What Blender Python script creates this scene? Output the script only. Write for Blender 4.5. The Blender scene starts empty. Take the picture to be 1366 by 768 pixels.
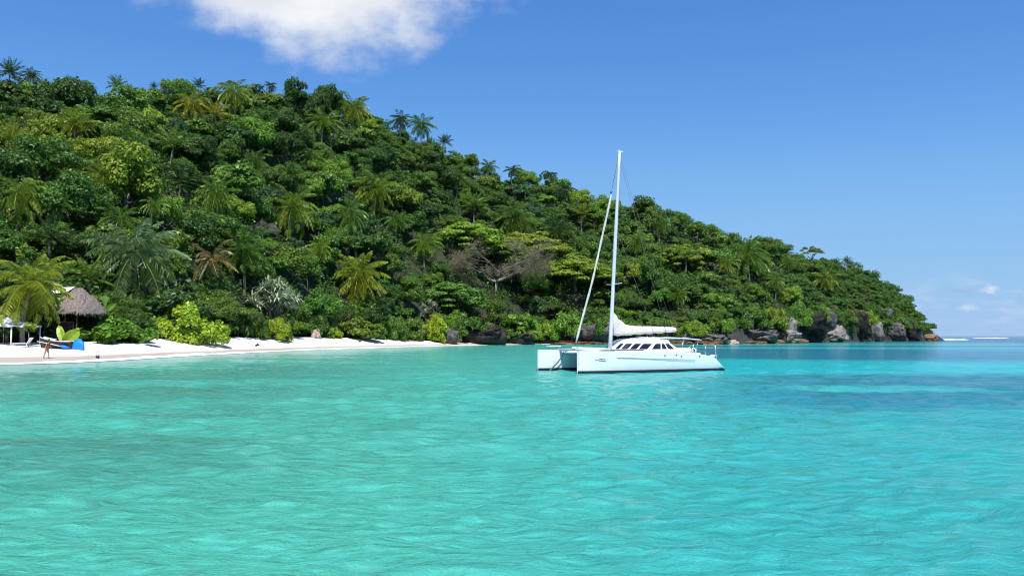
import bpy, bmesh, math, random
import numpy as np
from mathutils import Vector, Matrix, noise as mnoise

R_ = math.radians
C = bpy.context.scene.collection
rng = np.random.default_rng(11)
random.seed(11)

# ------------------------------------------------------------------ camera, sky, sun, exposure
F = 1062.0                     # focal length in pixels of the 1366 px wide photograph
PITCH = math.atan(64 / F)
CAM_H = 2.3
SUN_EL, SUN_AZ = 60.0, 8.0    # azimuth: degrees to the right of straight behind the camera
SUN_STRENGTH, SKY_STRENGTH, EXPOSURE = 5.0, 0.10, 0.34

cam_d = bpy.data.cameras.new('camera'); cam = bpy.data.objects.new('camera', cam_d); C.objects.link(cam)
cam_d.sensor_width = 36.0; cam_d.lens = 36.0 * F / 1366.0
cam_d.clip_start = 0.1; cam_d.clip_end = 60000
cam.location = (0, 0, CAM_H); cam.rotation_euler = (math.pi / 2 + PITCH, 0, 0)
sc = bpy.context.scene
sc.camera = cam
sc.view_settings.view_transform = 'Standard'; sc.view_settings.look = 'None'
sc.view_settings.gamma = 1; sc.view_settings.use_curve_mapping = False
sc.view_settings.exposure = EXPOSURE
sc.render.resolution_x, sc.render.resolution_y = 1024, 575
sc.cycles.filter_width = 1.05
sc.cycles.max_bounces = 6; sc.cycles.diffuse_bounces = 2; sc.cycles.glossy_bounces = 3
sc.cycles.transmission_bounces = 3; sc.cycles.transparent_max_bounces = 6

az = R_(SUN_AZ); el = R_(SUN_EL)
to_sun = Vector((math.sin(az) * math.cos(el), -math.cos(az) * math.cos(el), math.sin(el)))
sun_d = bpy.data.lights.new('sun', 'SUN'); sun_d.energy = SUN_STRENGTH; sun_d.angle = R_(0.53); sun_d.color = (1.0, 0.955, 0.88)
sun = bpy.data.objects.new('sun', sun_d); C.objects.link(sun)
sun.rotation_euler = (-to_sun).to_track_quat('-Z', 'Y').to_euler()

class NT:
    """small helper round a node tree"""
    def __init__(s, tree): s.t = tree; s.n = tree.nodes; s.l = tree.links
    def new(s, kind, **kw):
        n = s.n.new(kind)
        for k, v in kw.items():
            if k.startswith('_'): setattr(n, k[1:], v)
        return n
    def put(s, node, key, val):
        if val is None: return
        if isinstance(val, bpy.types.NodeSocket): s.l.new(val, node.inputs[key])
        else: node.inputs[key].default_value = val
    def math(s, op, a, b=None, c=None, clamp=False):
        n = s.n.new('ShaderNodeMath'); n.operation = op; n.use_clamp = clamp
        s.put(n, 0, a); s.put(n, 1, b); s.put(n, 2, c)
        return n.outputs[0]
    def smooth(s, x, a, b, to0=0.0, to1=1.0):
        n = s.n.new('ShaderNodeMapRange'); n.interpolation_type = 'SMOOTHSTEP'
        s.put(n, 'Value', x); s.put(n, 'From Min', a); s.put(n, 'From Max', b); s.put(n, 'To Min', to0); s.put(n, 'To Max', to1)
        return n.outputs[0]
    def mix(s, f, a, b, blend='MIX'):
        n = s.n.new('ShaderNodeMix'); n.data_type = 'RGBA'; n.blend_type = blend
        s.put(n, 0, f); s.put(n, 6, a); s.put(n, 7, b)
        return n.outputs[2]
    def noise(s, vec, scale, detail=4, rough=0.55, lac=2.0, dist=0.0):
        n = s.n.new('ShaderNodeTexNoise'); s.put(n, 'Vector', vec)
        s.put(n, 'Scale', scale); s.put(n, 'Detail', detail); s.put(n, 'Roughness', rough); s.put(n, 'Lacunarity', lac); s.put(n, 'Distortion', dist)
        return n.outputs[0]
    def mapping(s, vec, scale=(1, 1, 1), loc=(0, 0, 0), rot=(0, 0, 0)):
        n = s.n.new('ShaderNodeMapping'); s.put(n, 'Vector', vec); s.put(n, 'Scale', scale); s.put(n, 'Location', loc); s.put(n, 'Rotation', rot)
        return n.outputs[0]
    def combine(s, x, y, z):
        n = s.n.new('ShaderNodeCombineXYZ'); s.put(n, 0, x); s.put(n, 1, y); s.put(n, 2, z)
        return n.outputs[0]

# sky: a Nishita sky with clouds far outside the scene
world = bpy.data.worlds.new('World'); sc.world = world; world.use_nodes = True
w = NT(world.node_tree); w.n.clear()
sky = w.new('ShaderNodeTexSky'); sky.sky_type = 'NISHITA'; sky.sun_disc = False
sky.sun_elevation = el
sky.sun_rotation = math.atan2(to_sun.x, to_sun.y)
sky.air_density = 0.6; sky.dust_density = 0.0; sky.ozone_density = 6.0; sky.altitude = 0
tc = w.new('ShaderNodeTexCoord')
sep = w.new('ShaderNodeSeparateXYZ'); w.l.new(tc.outputs['Generated'], sep.inputs[0])
ysafe = w.math('MAXIMUM', sep.outputs[1], 0.05)
U = w.math('DIVIDE', sep.outputs[0], ysafe); V = w.math('DIVIDE', sep.outputs[2], ysafe)
uv = w.combine(U, V, 0.0)
front = w.smooth(sep.outputs[1], 0.1, 0.3)
# the big cumulus above the ridge
nA = w.noise(w.mapping(uv, (1, 1.35, 1)), 5.5, 7, 0.56)
nB = w.noise(w.mapping(uv, (1, 1.2, 1), (3.1, 1.7, 0)), 16.0, 5, 0.6)
du = w.math('DIVIDE', w.math('ADD', U, 0.236), 0.240)
dv = w.math('DIVIDE', w.math('ADD', V, -0.460), 0.102)
rr = w.math('SQRT', w.math('ADD', w.math('MULTIPLY', du, du), w.math('MULTIPLY', dv, dv)))
dens = w.math('ADD', w.math('SUBTRACT', 1.08, rr), w.math('MULTIPLY', w.math('ADD', nA, -0.5), 1.9))
dens = w.math('ADD', dens, w.math('MULTIPLY', w.math('ADD', nB, -0.5), 0.55))
big = w.smooth(dens, -0.06, 0.72)
big = w.math('MULTIPLY', big, front)
# fair-weather clouds low over the sea on the right
nC = w.noise(w.mapping(uv, (1.0, 3.0, 1), (0.35, 0.0, 0)), 17.0, 6, 0.58)
band = w.math('MULTIPLY', w.smooth(V, 0.004, 0.02), w.smooth(V, 0.055, 0.085, 1.0, 0.0))
rightside = w.smooth(U, 0.45, 0.56)
low = w.math('MULTIPLY', w.math('MULTIPLY', w.smooth(nC, 0.42, 0.70), band), w.math('MULTIPLY', rightside, front))
def puff(u0, v0, su, sv, off):
    n = w.noise(w.mapping(uv, (1, 1.5, 1), (off, off * 2, 0)), 90.0, 4, 0.6)
    a = w.math('DIVIDE', w.math('ADD', U, -u0), su); b = w.math('DIVIDE', w.math('ADD', V, -v0), sv)
    r = w.math('SQRT', w.math('ADD', w.math('MULTIPLY', a, a), w.math('MULTIPLY', b, b)))
    d = w.math('ADD', w.math('SUBTRACT', 1.0, r), w.math('MULTIPLY', w.math('ADD', n, -0.5), 2.2))
    return w.math('MULTIPLY', w.smooth(d, -0.1, 1.25), front)
p1 = puff(0.603, 0.059, 0.014, 0.0075, 0.3)
p2 = puff(0.573, 0.036, 0.016, 0.0065, 0.9)
p3 = puff(0.566, 0.057, 0.024, 0.005, 1.7)
# clouds are given in radiance, the sky in Nishita units: bring both to radiance first
# the camera's tone response to the blue of the sky, channel by channel
sk = w.new('ShaderNodeMix'); sk.data_type = 'RGBA'; sk.blend_type = 'MULTIPLY'; w.put(sk, 0, 1.0); w.put(sk, 6, sky.outputs[0]); w.put(sk, 7, (0.1, 0.1, 0.1, 1))
cv = w.new('ShaderNodeRGBCurve'); w.l.new(sk.outputs[2], cv.inputs['Color'])
for ch, pts in enumerate((((0, 0), (.086, .096), (.130, .158), (.190, .205), (.568, .290), (1, .32)), ((0, 0), (.17, .268), (.255, .365), (.36, .415), (.772, .45), (1, .46)), ((0, 0), (.365, .625), (.58, .69), (.676, .69), (.864, .67), (1, .66)))):
    cu = cv.mapping.curves[ch]
    cu.points[0].location = pts[0]; cu.points[1].location = pts[-1]
    for q in pts[1:-1]: cu.points.new(*q)
cv.mapping.update()
SKY_GAIN = cv.outputs[0]
shade = w.math('MULTIPLY', w.noise(w.mapping(uv, (1, 1.6, 1), (7, 2, 0)), 9.0, 4, 0.5), 1.0)
cloudcol = w.mix(w.smooth(shade, 0.35, 0.7), (0.62, 0.65, 0.70, 1), (0.75, 0.765, 0.785, 1))
c = w.mix(w.math('MULTIPLY', low, 0.8), SKY_GAIN, (0.40, 0.52, 0.70, 1))
c = w.mix(w.math('MULTIPLY', p3, 0.45), c, (0.28, 0.38, 0.54, 1))
c = w.mix(w.math('MULTIPLY', p1, 0.62), c, (0.70, 0.73, 0.78, 1))
c = w.mix(w.math('MULTIPLY', p2, 0.5), c, (0.66, 0.70, 0.76, 1))
c = w.mix(w.math('MULTIPLY', big, 0.98), c, cloudcol)
bg = w.new('ShaderNodeBackground'); w.l.new(w.mix(1.0, c, (1 / SKY_STRENGTH,) * 3 + (1,), 'MULTIPLY'), bg.inputs[0]); bg.inputs[1].default_value = SKY_STRENGTH
wo = w.new('ShaderNodeOutputWorld'); w.l.new(bg.outputs[0], wo.inputs[0])

# ------------------------------------------------------------------ pixel <-> world helpers (used to measure the place)
cp, sp = math.cos(PITCH), math.sin(PITCH)
def ray(px, py):
    u = (px - 683.0) / F; v = (384.0 - py) / F
    fwd = cp - v * sp; up = sp + v * cp
    return u / fwd, up / fwd                 # X and height per metre of Y
def at(px, py, Y):
    a, b = ray(px, py)
    return Vector((a * Y, Y, CAM_H + b * Y))
def project(X, Y, Z):
    z = Z - CAM_H
    d = Y * cp + z * sp; v = -Y * sp + z * cp
    return 683.0 + F * X / d, 384.0 - F * v / d

# ------------------------------------------------------------------ noise in numpy
def _h(ix, iy, seed):
    n = (ix * 374761393 + iy * 668265263 + seed * 974634777) & 0xffffffff
    n = ((n ^ (n >> 13)) * 1274126177) & 0xffffffff
    return ((n ^ (n >> 16)) & 0xffff) / 65535.0
def vnoise(x, y, seed=0):
    x = np.asarray(x, float); y = np.asarray(y, float)
    ix = np.floor(x).astype(np.int64); iy = np.floor(y).astype(np.int64)
    fx = x - ix; fy = y - iy
    fx = fx * fx * (3 - 2 * fx); fy = fy * fy * (3 - 2 * fy)
    a = _h(ix, iy, seed); b = _h(ix + 1, iy, seed); c_ = _h(ix, iy + 1, seed); d = _h(ix + 1, iy + 1, seed)
    return (a * (1 - fx) + b * fx) * (1 - fy) + (c_ * (1 - fx) + d * fx) * fy
def fbm(x, y, seed=0, octs=4):
    s = 0; a = 0.5; t = 0
    for k in range(octs):
        s = s + a * vnoise(x * 2 ** k + 17.3 * k, y * 2 ** k - 9.1 * k, seed + k); t += a; a *= 0.5
    return s / t
def sstep(x, a, b):
    t = np.clip((x - a) / (b - a), 0, 1); return t * t * (3 - 2 * t)

# ------------------------------------------------------------------ mesh helpers
def mesh_np(name, V, Fq, mat=None, smooth=False):
    """mesh from an (n,3) vertex array and an (m,k) face array"""
    V = np.asarray(V, np.float32); Fq = np.asarray(Fq, np.int32)
    me = bpy.data.meshes.new(name)
    me.vertices.add(len(V)); me.vertices.foreach_set('co', V.ravel())
    k = Fq.shape[1]
    me.loops.add(Fq.size); me.loops.foreach_set('vertex_index', Fq.ravel())
    me.polygons.add(len(Fq)); me.polygons.foreach_set('loop_start', np.arange(0, Fq.size, k, dtype=np.int32))
    me.update(calc_edges=True); me.validate()
    if smooth: me.polygons.foreach_set('use_smooth', np.ones(len(Fq), bool))
    if mat: me.materials.append(mat)
    return me
class MB:
    def __init__(s): s.v = []; s.f = []
    def add(s, verts, faces):
        o = len(s.v); s.v += [tuple(p) for p in verts]; s.f += [tuple(i + o for i in f) for f in faces]
        return s
    def box(s, x0, x1, y0, y1, z0, z1):
        v = [(x, y, z) for x in (x0, x1) for y in (y0, y1) for z in (z0, z1)]
        return s.add(v, [(0, 1, 3, 2), (4, 6, 7, 5), (0, 4, 5, 1), (2, 3, 7, 6), (0, 2, 6, 4), (1, 5, 7, 3)])
    def tube(s, pts, rad, n=8, cap=True):
        pts = [Vector(p) for p in pts]
        rad = list(rad) if hasattr(rad, '__len__') else [rad] * len(pts)
        vs = []; up = Vector((0.13, 0.31, 0.94))
        for i, p in enumerate(pts):
            t = (pts[min(i + 1, len(pts) - 1)] - pts[max(i - 1, 0)]).normalized()
            a = t.cross(up)
            if a.length < 1e-3: a = t.cross(Vector((1, 0, 0)))
            a.normalize(); b = t.cross(a)
            for k in range(n):
                q = 2 * math.pi * k / n
                vs.append(p + (a * math.cos(q) + b * math.sin(q)) * rad[i])
        fs = [(i * n + k, i * n + (k + 1) % n, (i + 1) * n + (k + 1) % n, (i + 1) * n + k) for i in range(len(pts) - 1) for k in range(n)]
        if cap: fs += [tuple(range(n))[::-1], tuple((len(pts) - 1) * n + k for k in range(n))]
        return s.add(vs, fs)
    def grid(s, rows, closed=False):
        nr, nc = len(rows), len(rows[0])
        fs = [(i * nc + j, i * nc + (j + 1) % nc, (i + 1) * nc + (j + 1) % nc, (i + 1) * nc + j) for i in range(nr - 1) for j in range(nc if closed else nc - 1)]
        return s.add([p for r in rows for p in r], fs)
    def mesh(s, name, mat, smooth=False, bevel=0):
        me = bpy.data.meshes.new(name); me.from_pydata(s.v, [], s.f)
        bm = bmesh.new(); bm.from_mesh(me)
        bmesh.ops.recalc_face_normals(bm, faces=bm.faces)
        if bevel: bmesh.ops.bevel(bm, geom=[e for e in bm.edges if e.is_manifold and e.calc_face_angle(0) > 0.5], offset=bevel, segments=2, affect='EDGES', clamp_overlap=True)
        for f in bm.faces: f.smooth = smooth
        bm.to_mesh(me); bm.free()
        if mat: me.materials.append(mat)
        return me
    def build(s, name, mat, parent=None, smooth=False, bevel=0):
        return link(name, s.mesh(name, mat, smooth, bevel), parent)
def link(name, me, parent=None):
    o = bpy.data.objects.new(name, me); C.objects.link(o)
    if parent is not None: o.parent = parent
    return o
def empty(name, loc, rz=0, scale=1):
    o = bpy.data.objects.new(name, None); C.objects.link(o); o.empty_display_size = 0.3
    o.location = loc; o.rotation_euler = (0, 0, rz); o.scale = (scale,) * 3 if not hasattr(scale, '__len__') else scale
    return o
def tag(o, label=None, cat=None, group=None, kind=None):
    if label: o['label'] = label
    if cat: o['category'] = cat
    if group: o['group'] = group
    if kind: o['kind'] = kind
    return o
def solid_from(ev_obj, name, mat):
    dg = bpy.context.evaluated_depsgraph_get()
    me = bpy.data.meshes.new_from_object(ev_obj.evaluated_get(dg)); me.name = name
    me.materials.clear(); me.materials.append(mat)
    return me

# ------------------------------------------------------------------ materials
def plain(name, col, rough=0.5, spec=0.5, bump=0, bscale=20, var=0, vscale=4, metal=0):
    m = bpy.data.materials.new(name); m.use_nodes = True; t = NT(m.node_tree); b = t.n['Principled BSDF']
    b.inputs['Roughness'].default_value = rough; b.inputs['Specular IOR Level'].default_value = spec; b.inputs['Metallic'].default_value = metal
    co = t.new('ShaderNodeTexCoord').outputs['Object']
    if var:
        n = t.noise(co, vscale, 5, 0.6)
        t.l.new(t.mix(t.smooth(n, 0.3, 0.7), tuple(x * (1 - var) for x in col) + (1,), tuple(min(1, x * (1 + var)) for x in col) + (1,)), b.inputs['Base Color'])
    else: b.inputs['Base Color'].default_value = tuple(col) + (1,)
    if bump:
        n = t.noise(co, bscale, 5, 0.6); bn = t.new('ShaderNodeBump'); t.put(bn, 'Height', n); t.put(bn, 'Strength', bump); t.put(bn, 'Distance', 0.05)
        t.l.new(bn.outputs[0], b.inputs['Normal'])
    return m
def leaf_material(name, var=0.5, transl=0.3, rough=0.45, tip=None):
    """foliage: the plant's own colour comes from the object, each leaf varies a little round it"""
    m = bpy.data.materials.new(name); m.use_nodes = True; t = NT(m.node_tree); b = t.n['Principled BSDF']
    oi = t.new('ShaderNodeObjectInfo'); geo = t.new('ShaderNodeNewGeometry')
    pos = geo.outputs['Position']
    rnd = geo.outputs['Random Per Island']
    col = oi.outputs['Color']
    n = t.noise(pos, 0.42, 3, 0.6)
    col = t.mix(t.smooth(n, 0.52, 0.72, 0, 0.5), col, (0.125, 0.22, 0.026, 1))          # younger yellower shoots
    col = t.mix(t.smooth(rnd, 0.95, 1.0, 0, 0.5), col, (0.17, 0.13, 0.05, 1))          # a few dry leaves
    hsv = t.new('ShaderNodeHueSaturation'); t.put(hsv, 'Color', col)
    t.put(hsv, 'Value', t.math('ADD', 1 - var * 0.6, t.math('MULTIPLY', rnd, var * 1.25)))
    t.put(hsv, 'Hue', t.math('ADD', 0.489, t.math('MULTIPLY', oi.outputs['Random'], 0.022)))
    col = hsv.outputs[0]
    t.l.new(col, b.inputs['Base Color']); b.inputs['Roughness'].default_value = rough; b.inputs['Specular IOR Level'].default_value = 0.35
    tr = t.new('ShaderNodeBsdfTranslucent'); t.l.new(t.mix(1.0, col, (1.5, 1.5, 0.7, 1), 'MULTIPLY'), tr.inputs[0])
    mx = t.new('ShaderNodeMixShader'); mx.inputs[0].default_value = transl
    t.l.new(b.outputs[0], mx.inputs[1]); t.l.new(tr.outputs[0], mx.inputs[2])
    t.l.new(mx.outputs[0], t.n['Material Output'].inputs[0])
    return m
M = {}
M['leaf'] = leaf_material('broad_leaves')
M['palm'] = leaf_material('palm_leaflets', 0.45, 0.25, 0.38)
M['strap'] = leaf_material('strap_leaves', 0.4, 0.15, 0.5)
M['bark'] = plain('grey_brown_bark', (0.085, 0.072, 0.058), 0.9, 0.2, 0.6, 3, 0.35, 1.5)
M['palebark'] = plain('pale_palm_bark', (0.24, 0.21, 0.17), 0.85, 0.2, 0.5, 6, 0.25, 2)
M['twig'] = plain('grey_bare_twigs', (0.25, 0.215, 0.19), 0.9, 0.1, 0, 1, 0.25, 0.8)
M['gel'] = plain('white_gelcoat', (0.80, 0.81, 0.82), 0.22, 0.5, 0.04, 3, 0.02, 1.5)
M['deck'] = plain('white_deck_paint', (0.74, 0.74, 0.73), 0.55, 0.4, 0.1, 40, 0.05, 3)
M['antifoul'] = plain('dark_antifouling', (0.012, 0.02, 0.035), 0.5, 0.4)
M['glass'] = plain('dark_tinted_window', (0.012, 0.014, 0.022), 0.05, 0.6)
M['alu'] = plain('pale_painted_aluminium', (0.58, 0.62, 0.67), 0.35, 0.5)
M['steel'] = plain('stainless_tube', (0.6, 0.62, 0.64), 0.25, 0.5, metal=0.8)
M['wire'] = plain('rigging_wire', (0.10, 0.11, 0.12), 0.5, 0.4)
M['sail'] = plain('white_sailcloth', (0.56, 0.55, 0.52), 0.85, 0.2, 0.9, 7, 0.12, 4)
M['grey'] = plain('grey_lettering', (0.36, 0.37, 0.40), 0.5)
M['dark'] = plain('black_rubber', (0.02, 0.02, 0.022), 0.6)
M['thatch'] = plain('weathered_thatch', (0.20, 0.165, 0.148), 0.95, 0.1, 1.0, 9, 0.45, 6)
M['wood'] = plain('brown_timber', (0.20, 0.12, 0.07), 0.8, 0.2, 0.5, 12, 0.3, 3)
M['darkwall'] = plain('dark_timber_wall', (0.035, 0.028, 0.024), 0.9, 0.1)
M['canvas'] = plain('pale_canvas', (0.50, 0.54, 0.56), 0.8, 0.2, 0.2, 4, 0.06, 2)
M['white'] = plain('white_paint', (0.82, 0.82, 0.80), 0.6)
M['lime'] = plain('lime_leaf_blade', (0.23, 0.33, 0.02), 0.45, 0.4, 0.3, 14, 0.25, 3)
M['blue'] = plain('bright_blue_canvas', (0.01, 0.20, 0.72), 0.55, 0.4, 0.2, 6, 0.08, 3)
M['navy'] = plain('dark_hull_paint', (0.025, 0.02, 0.028), 0.4, 0.5)
M['skin'] = plain('tanned_skin', (0.36, 0.19, 0.11), 0.55, 0.4)
M['hair'] = plain('dark_hair', (0.03, 0.018, 0.014), 0.6)
M['swim'] = plain('dark_red_swimwear', (0.12, 0.03, 0.035), 0.7)
M['foam'] = plain('white_sea_foam', (0.80, 0.83, 0.83), 0.9, 0.2, 0.4, 8, 0.05, 2)
# ------------------------------------------------------------------ shape of the island
PXK = np.array([-600, -300, 0, 100, 200, 300, 400, 480, 600, 720, 830, 950, 1040, 1110, 1180, 1235, 1262], float)
DWK = np.array([40, 50, 64.5, 70, 83, 102, 128, 148, 188, 222, 224, 215, 255, 300, 345, 385, 392], float)
DVK = np.array([56, 66, 82, 88, 98, 118, 145, 163, 199, 227, 228, 219, 259, 304, 349, 388, 393], float)
ZVK = np.array([1.7, 1.7, 1.6, 1.7, 1.95, 2.1, 2.1, 1.9, 0.9, 0.8, 1.5, 2.0, 6.0, 8.0, 8.0, 5.0, -1.0], float)
DDK = np.array([80, 85, 95, 98, 102, 108, 110, 110, 105, 95, 90, 90, 84, 70, 48, 20, 6], float)
TPX = np.array([-600, 0, 60, 130, 230, 330, 430, 480, 520, 560, 620, 660, 700, 740, 780, 830, 870, 900, 940, 1000, 1060, 1100, 1150, 1192, 1212, 1226, 1236, 1262], float)
TPY = np.array([100, 97, 107, 118, 113, 115, 118, 138, 160, 182, 207, 228, 236, 246, 266, 283, 276, 292, 308, 322, 336, 346, 360, 385, 402, 422, 449, 454], float)
def col_of(X, Y): return 683.0 + F * X / (np.maximum(Y, 1.0) * cp)
def dv_of(px): return np.interp(px, PXK, DVK)
def dw_of(px): return np.interp(px, PXK, DWK) + 1.2 * (vnoise(px / 40.0, px * 0, 5) - 0.5)
def ridge_of(px):
    d = dv_of(px) + np.interp(px, PXK, DDK)
    top = np.interp(px, TPX, TPY)
    z = CAM_H + d * (448.0 - top) / F
    return d, np.maximum(z - np.interp(px, [0, 200, 330, 430, 560, 700, 860, 940, 1100, 1240], [5.4, 5.6, 7.2, 6.6, 6.2, 6.2, 3.4, 4.0, 4.4, 3.0]), -2.5)
def ground(X, Y):
    X = np.asarray(X, float); Y = np.asarray(Y, float)
    px = col_of(X, Y); dw = dw_of(px); dv = dv_of(px); zv = np.interp(px, PXK, ZVK); dr, zr = ridge_of(px)
    tb = (Y - dw) / np.maximum(dv - dw, .5)
    zb = zv * np.clip(tb, 0, 1) ** 0.9 - np.clip(-tb * (dv - dw), 0, 40) * 0.12
    flat = np.interp(px, [500, 640], [5.0, 0.5]); t = np.clip((Y - dv - flat) / np.maximum(dr - dv - flat, 1), 0, 1)
    zh = zv + (zr - zv) * (0.72 * t + 0.28 * np.sin(t * math.pi / 2)) + (fbm(X / 22.0, Y / 22.0, 3, 3) - 0.5) * 9 * np.clip(4 * t * (1 - t), 0, 1) * np.clip(zr / 20, 0, 1)
    back = np.clip((Y - dr) / 130.0, 0, 1)
    zk = zr + (-4 - zr) * (back * back * (3 - 2 * back)) 
    z = np.where(Y < dv, zb, np.where(Y < dr, zh, zk))
    return np.where(px > 1262, -4.0, z)
def gz(x, y): return float(ground(x, y))

# hill and beach meshes share the grid: columns fan out from the bay, rows run inland
cols = np.arange(-600, 1267, 4.0)
def column_rows(px):
    dw, dv = dw_of(px), dv_of(px); dr, _ = ridge_of(px)
    return np.concatenate([np.linspace(dw - 30, dw, 10)[:-1], np.linspace(dw, dv, 12)]), np.concatenate([np.linspace(dv, dr, 42), dr + np.linspace(0, 140, 16)[1:]])
for which, nm, pxa, pxb in ((0, 'beach', -600, 740), (1, 'hill', -600, 1267), (2, 'rocky_shore', 740, 1267)):
    rows = []
    for px in cols[(cols >= pxa) & (cols <= pxb)]:
        Y = column_rows(px)[which % 2]
        if which == 2: Y = np.concatenate([Y[:8], np.linspace(Y[8], Y[-1], 26)])
        X = (px - 683.0) / F * cp * Y; Zg = ground(X, Y)
        if which == 2: Zg = Zg + (fbm(X / 2.3, Y / 2.3 + px / 9.0, 17, 4) - .55) * 3.0 * np.clip(Zg / 2.0, 0, 1); Zg[-1] += .8
        rows.append(np.stack([X, Y, Zg], 1))
    P = np.array(rows); nc, nr = P.shape[:2]
    ii = (np.arange(nc - 1)[:, None] * nr + np.arange(nr - 1)[None]).ravel()
    me = mesh_np(nm, P.reshape(-1, 3), np.stack([ii, ii + nr, ii + nr + 1, ii + 1], 1), None, True)
    m = bpy.data.materials.new(('sand', 'forest_soil', 'dark_shore_rock')[which]); m.use_nodes = True; t = NT(m.node_tree); b = t.n['Principled BSDF']
    geo = t.new('ShaderNodeNewGeometry'); pos = geo.outputs['Position']
    sepz = t.new('ShaderNodeSeparateXYZ'); t.l.new(pos, sepz.inputs[0])
    if which == 0:
        n = t.noise(pos, 0.8, 5, 0.6); nl = t.noise(pos, 0.12, 3)
        wet = t.smooth(t.math('ADD', sepz.outputs[2], t.math('MULTIPLY', t.math('ADD', nl, -0.5), 0.25)), 0.36, 0.50)
        dry = t.mix(n, (0.62, 0.58, 0.51, 1), (0.76, 0.72, 0.65, 1))
        t.l.new(t.mix(wet, (0.47, 0.40, 0.32, 1), dry), b.inputs['Base Color'])
        t.l.new(t.smooth(wet, 0, 1, 0.45, 0.95), b.inputs['Roughness'])
        h = t.math('ADD', t.math('MULTIPLY', t.noise(pos, 1.6, 4, 0.6), 0.5), t.math('MULTIPLY', t.noise(pos, 7, 3), 0.2))
        bn = t.new('ShaderNodeBump'); t.put(bn, 'Height', t.math('MULTIPLY', h, wet)); t.put(bn, 'Strength', 0.7); t.put(bn, 'Distance', 0.3)
        t.l.new(bn.outputs[0], b.inputs['Normal'])
    else:
        n = t.noise(pos, 0.6, 5, 0.6)
        t.l.new(t.mix(n, (0.018, 0.024, 0.010, 1), (0.045, 0.052, 0.022, 1)) if which == 1 else t.mix(n, (0.016, 0.017, 0.014, 1), (0.055, 0.052, 0.046, 1)), b.inputs['Base Color']); b.inputs['Roughness'].default_value = 0.95
    me.materials.append(m)
    tag(link(nm, me), ('white sand beach with a damp beige band along the waterline', 'steep wooded headland rising behind the beach', 'dark rock foot of the headland at the waterline')[which], nm.replace('_', ' '), kind='structure')

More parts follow.
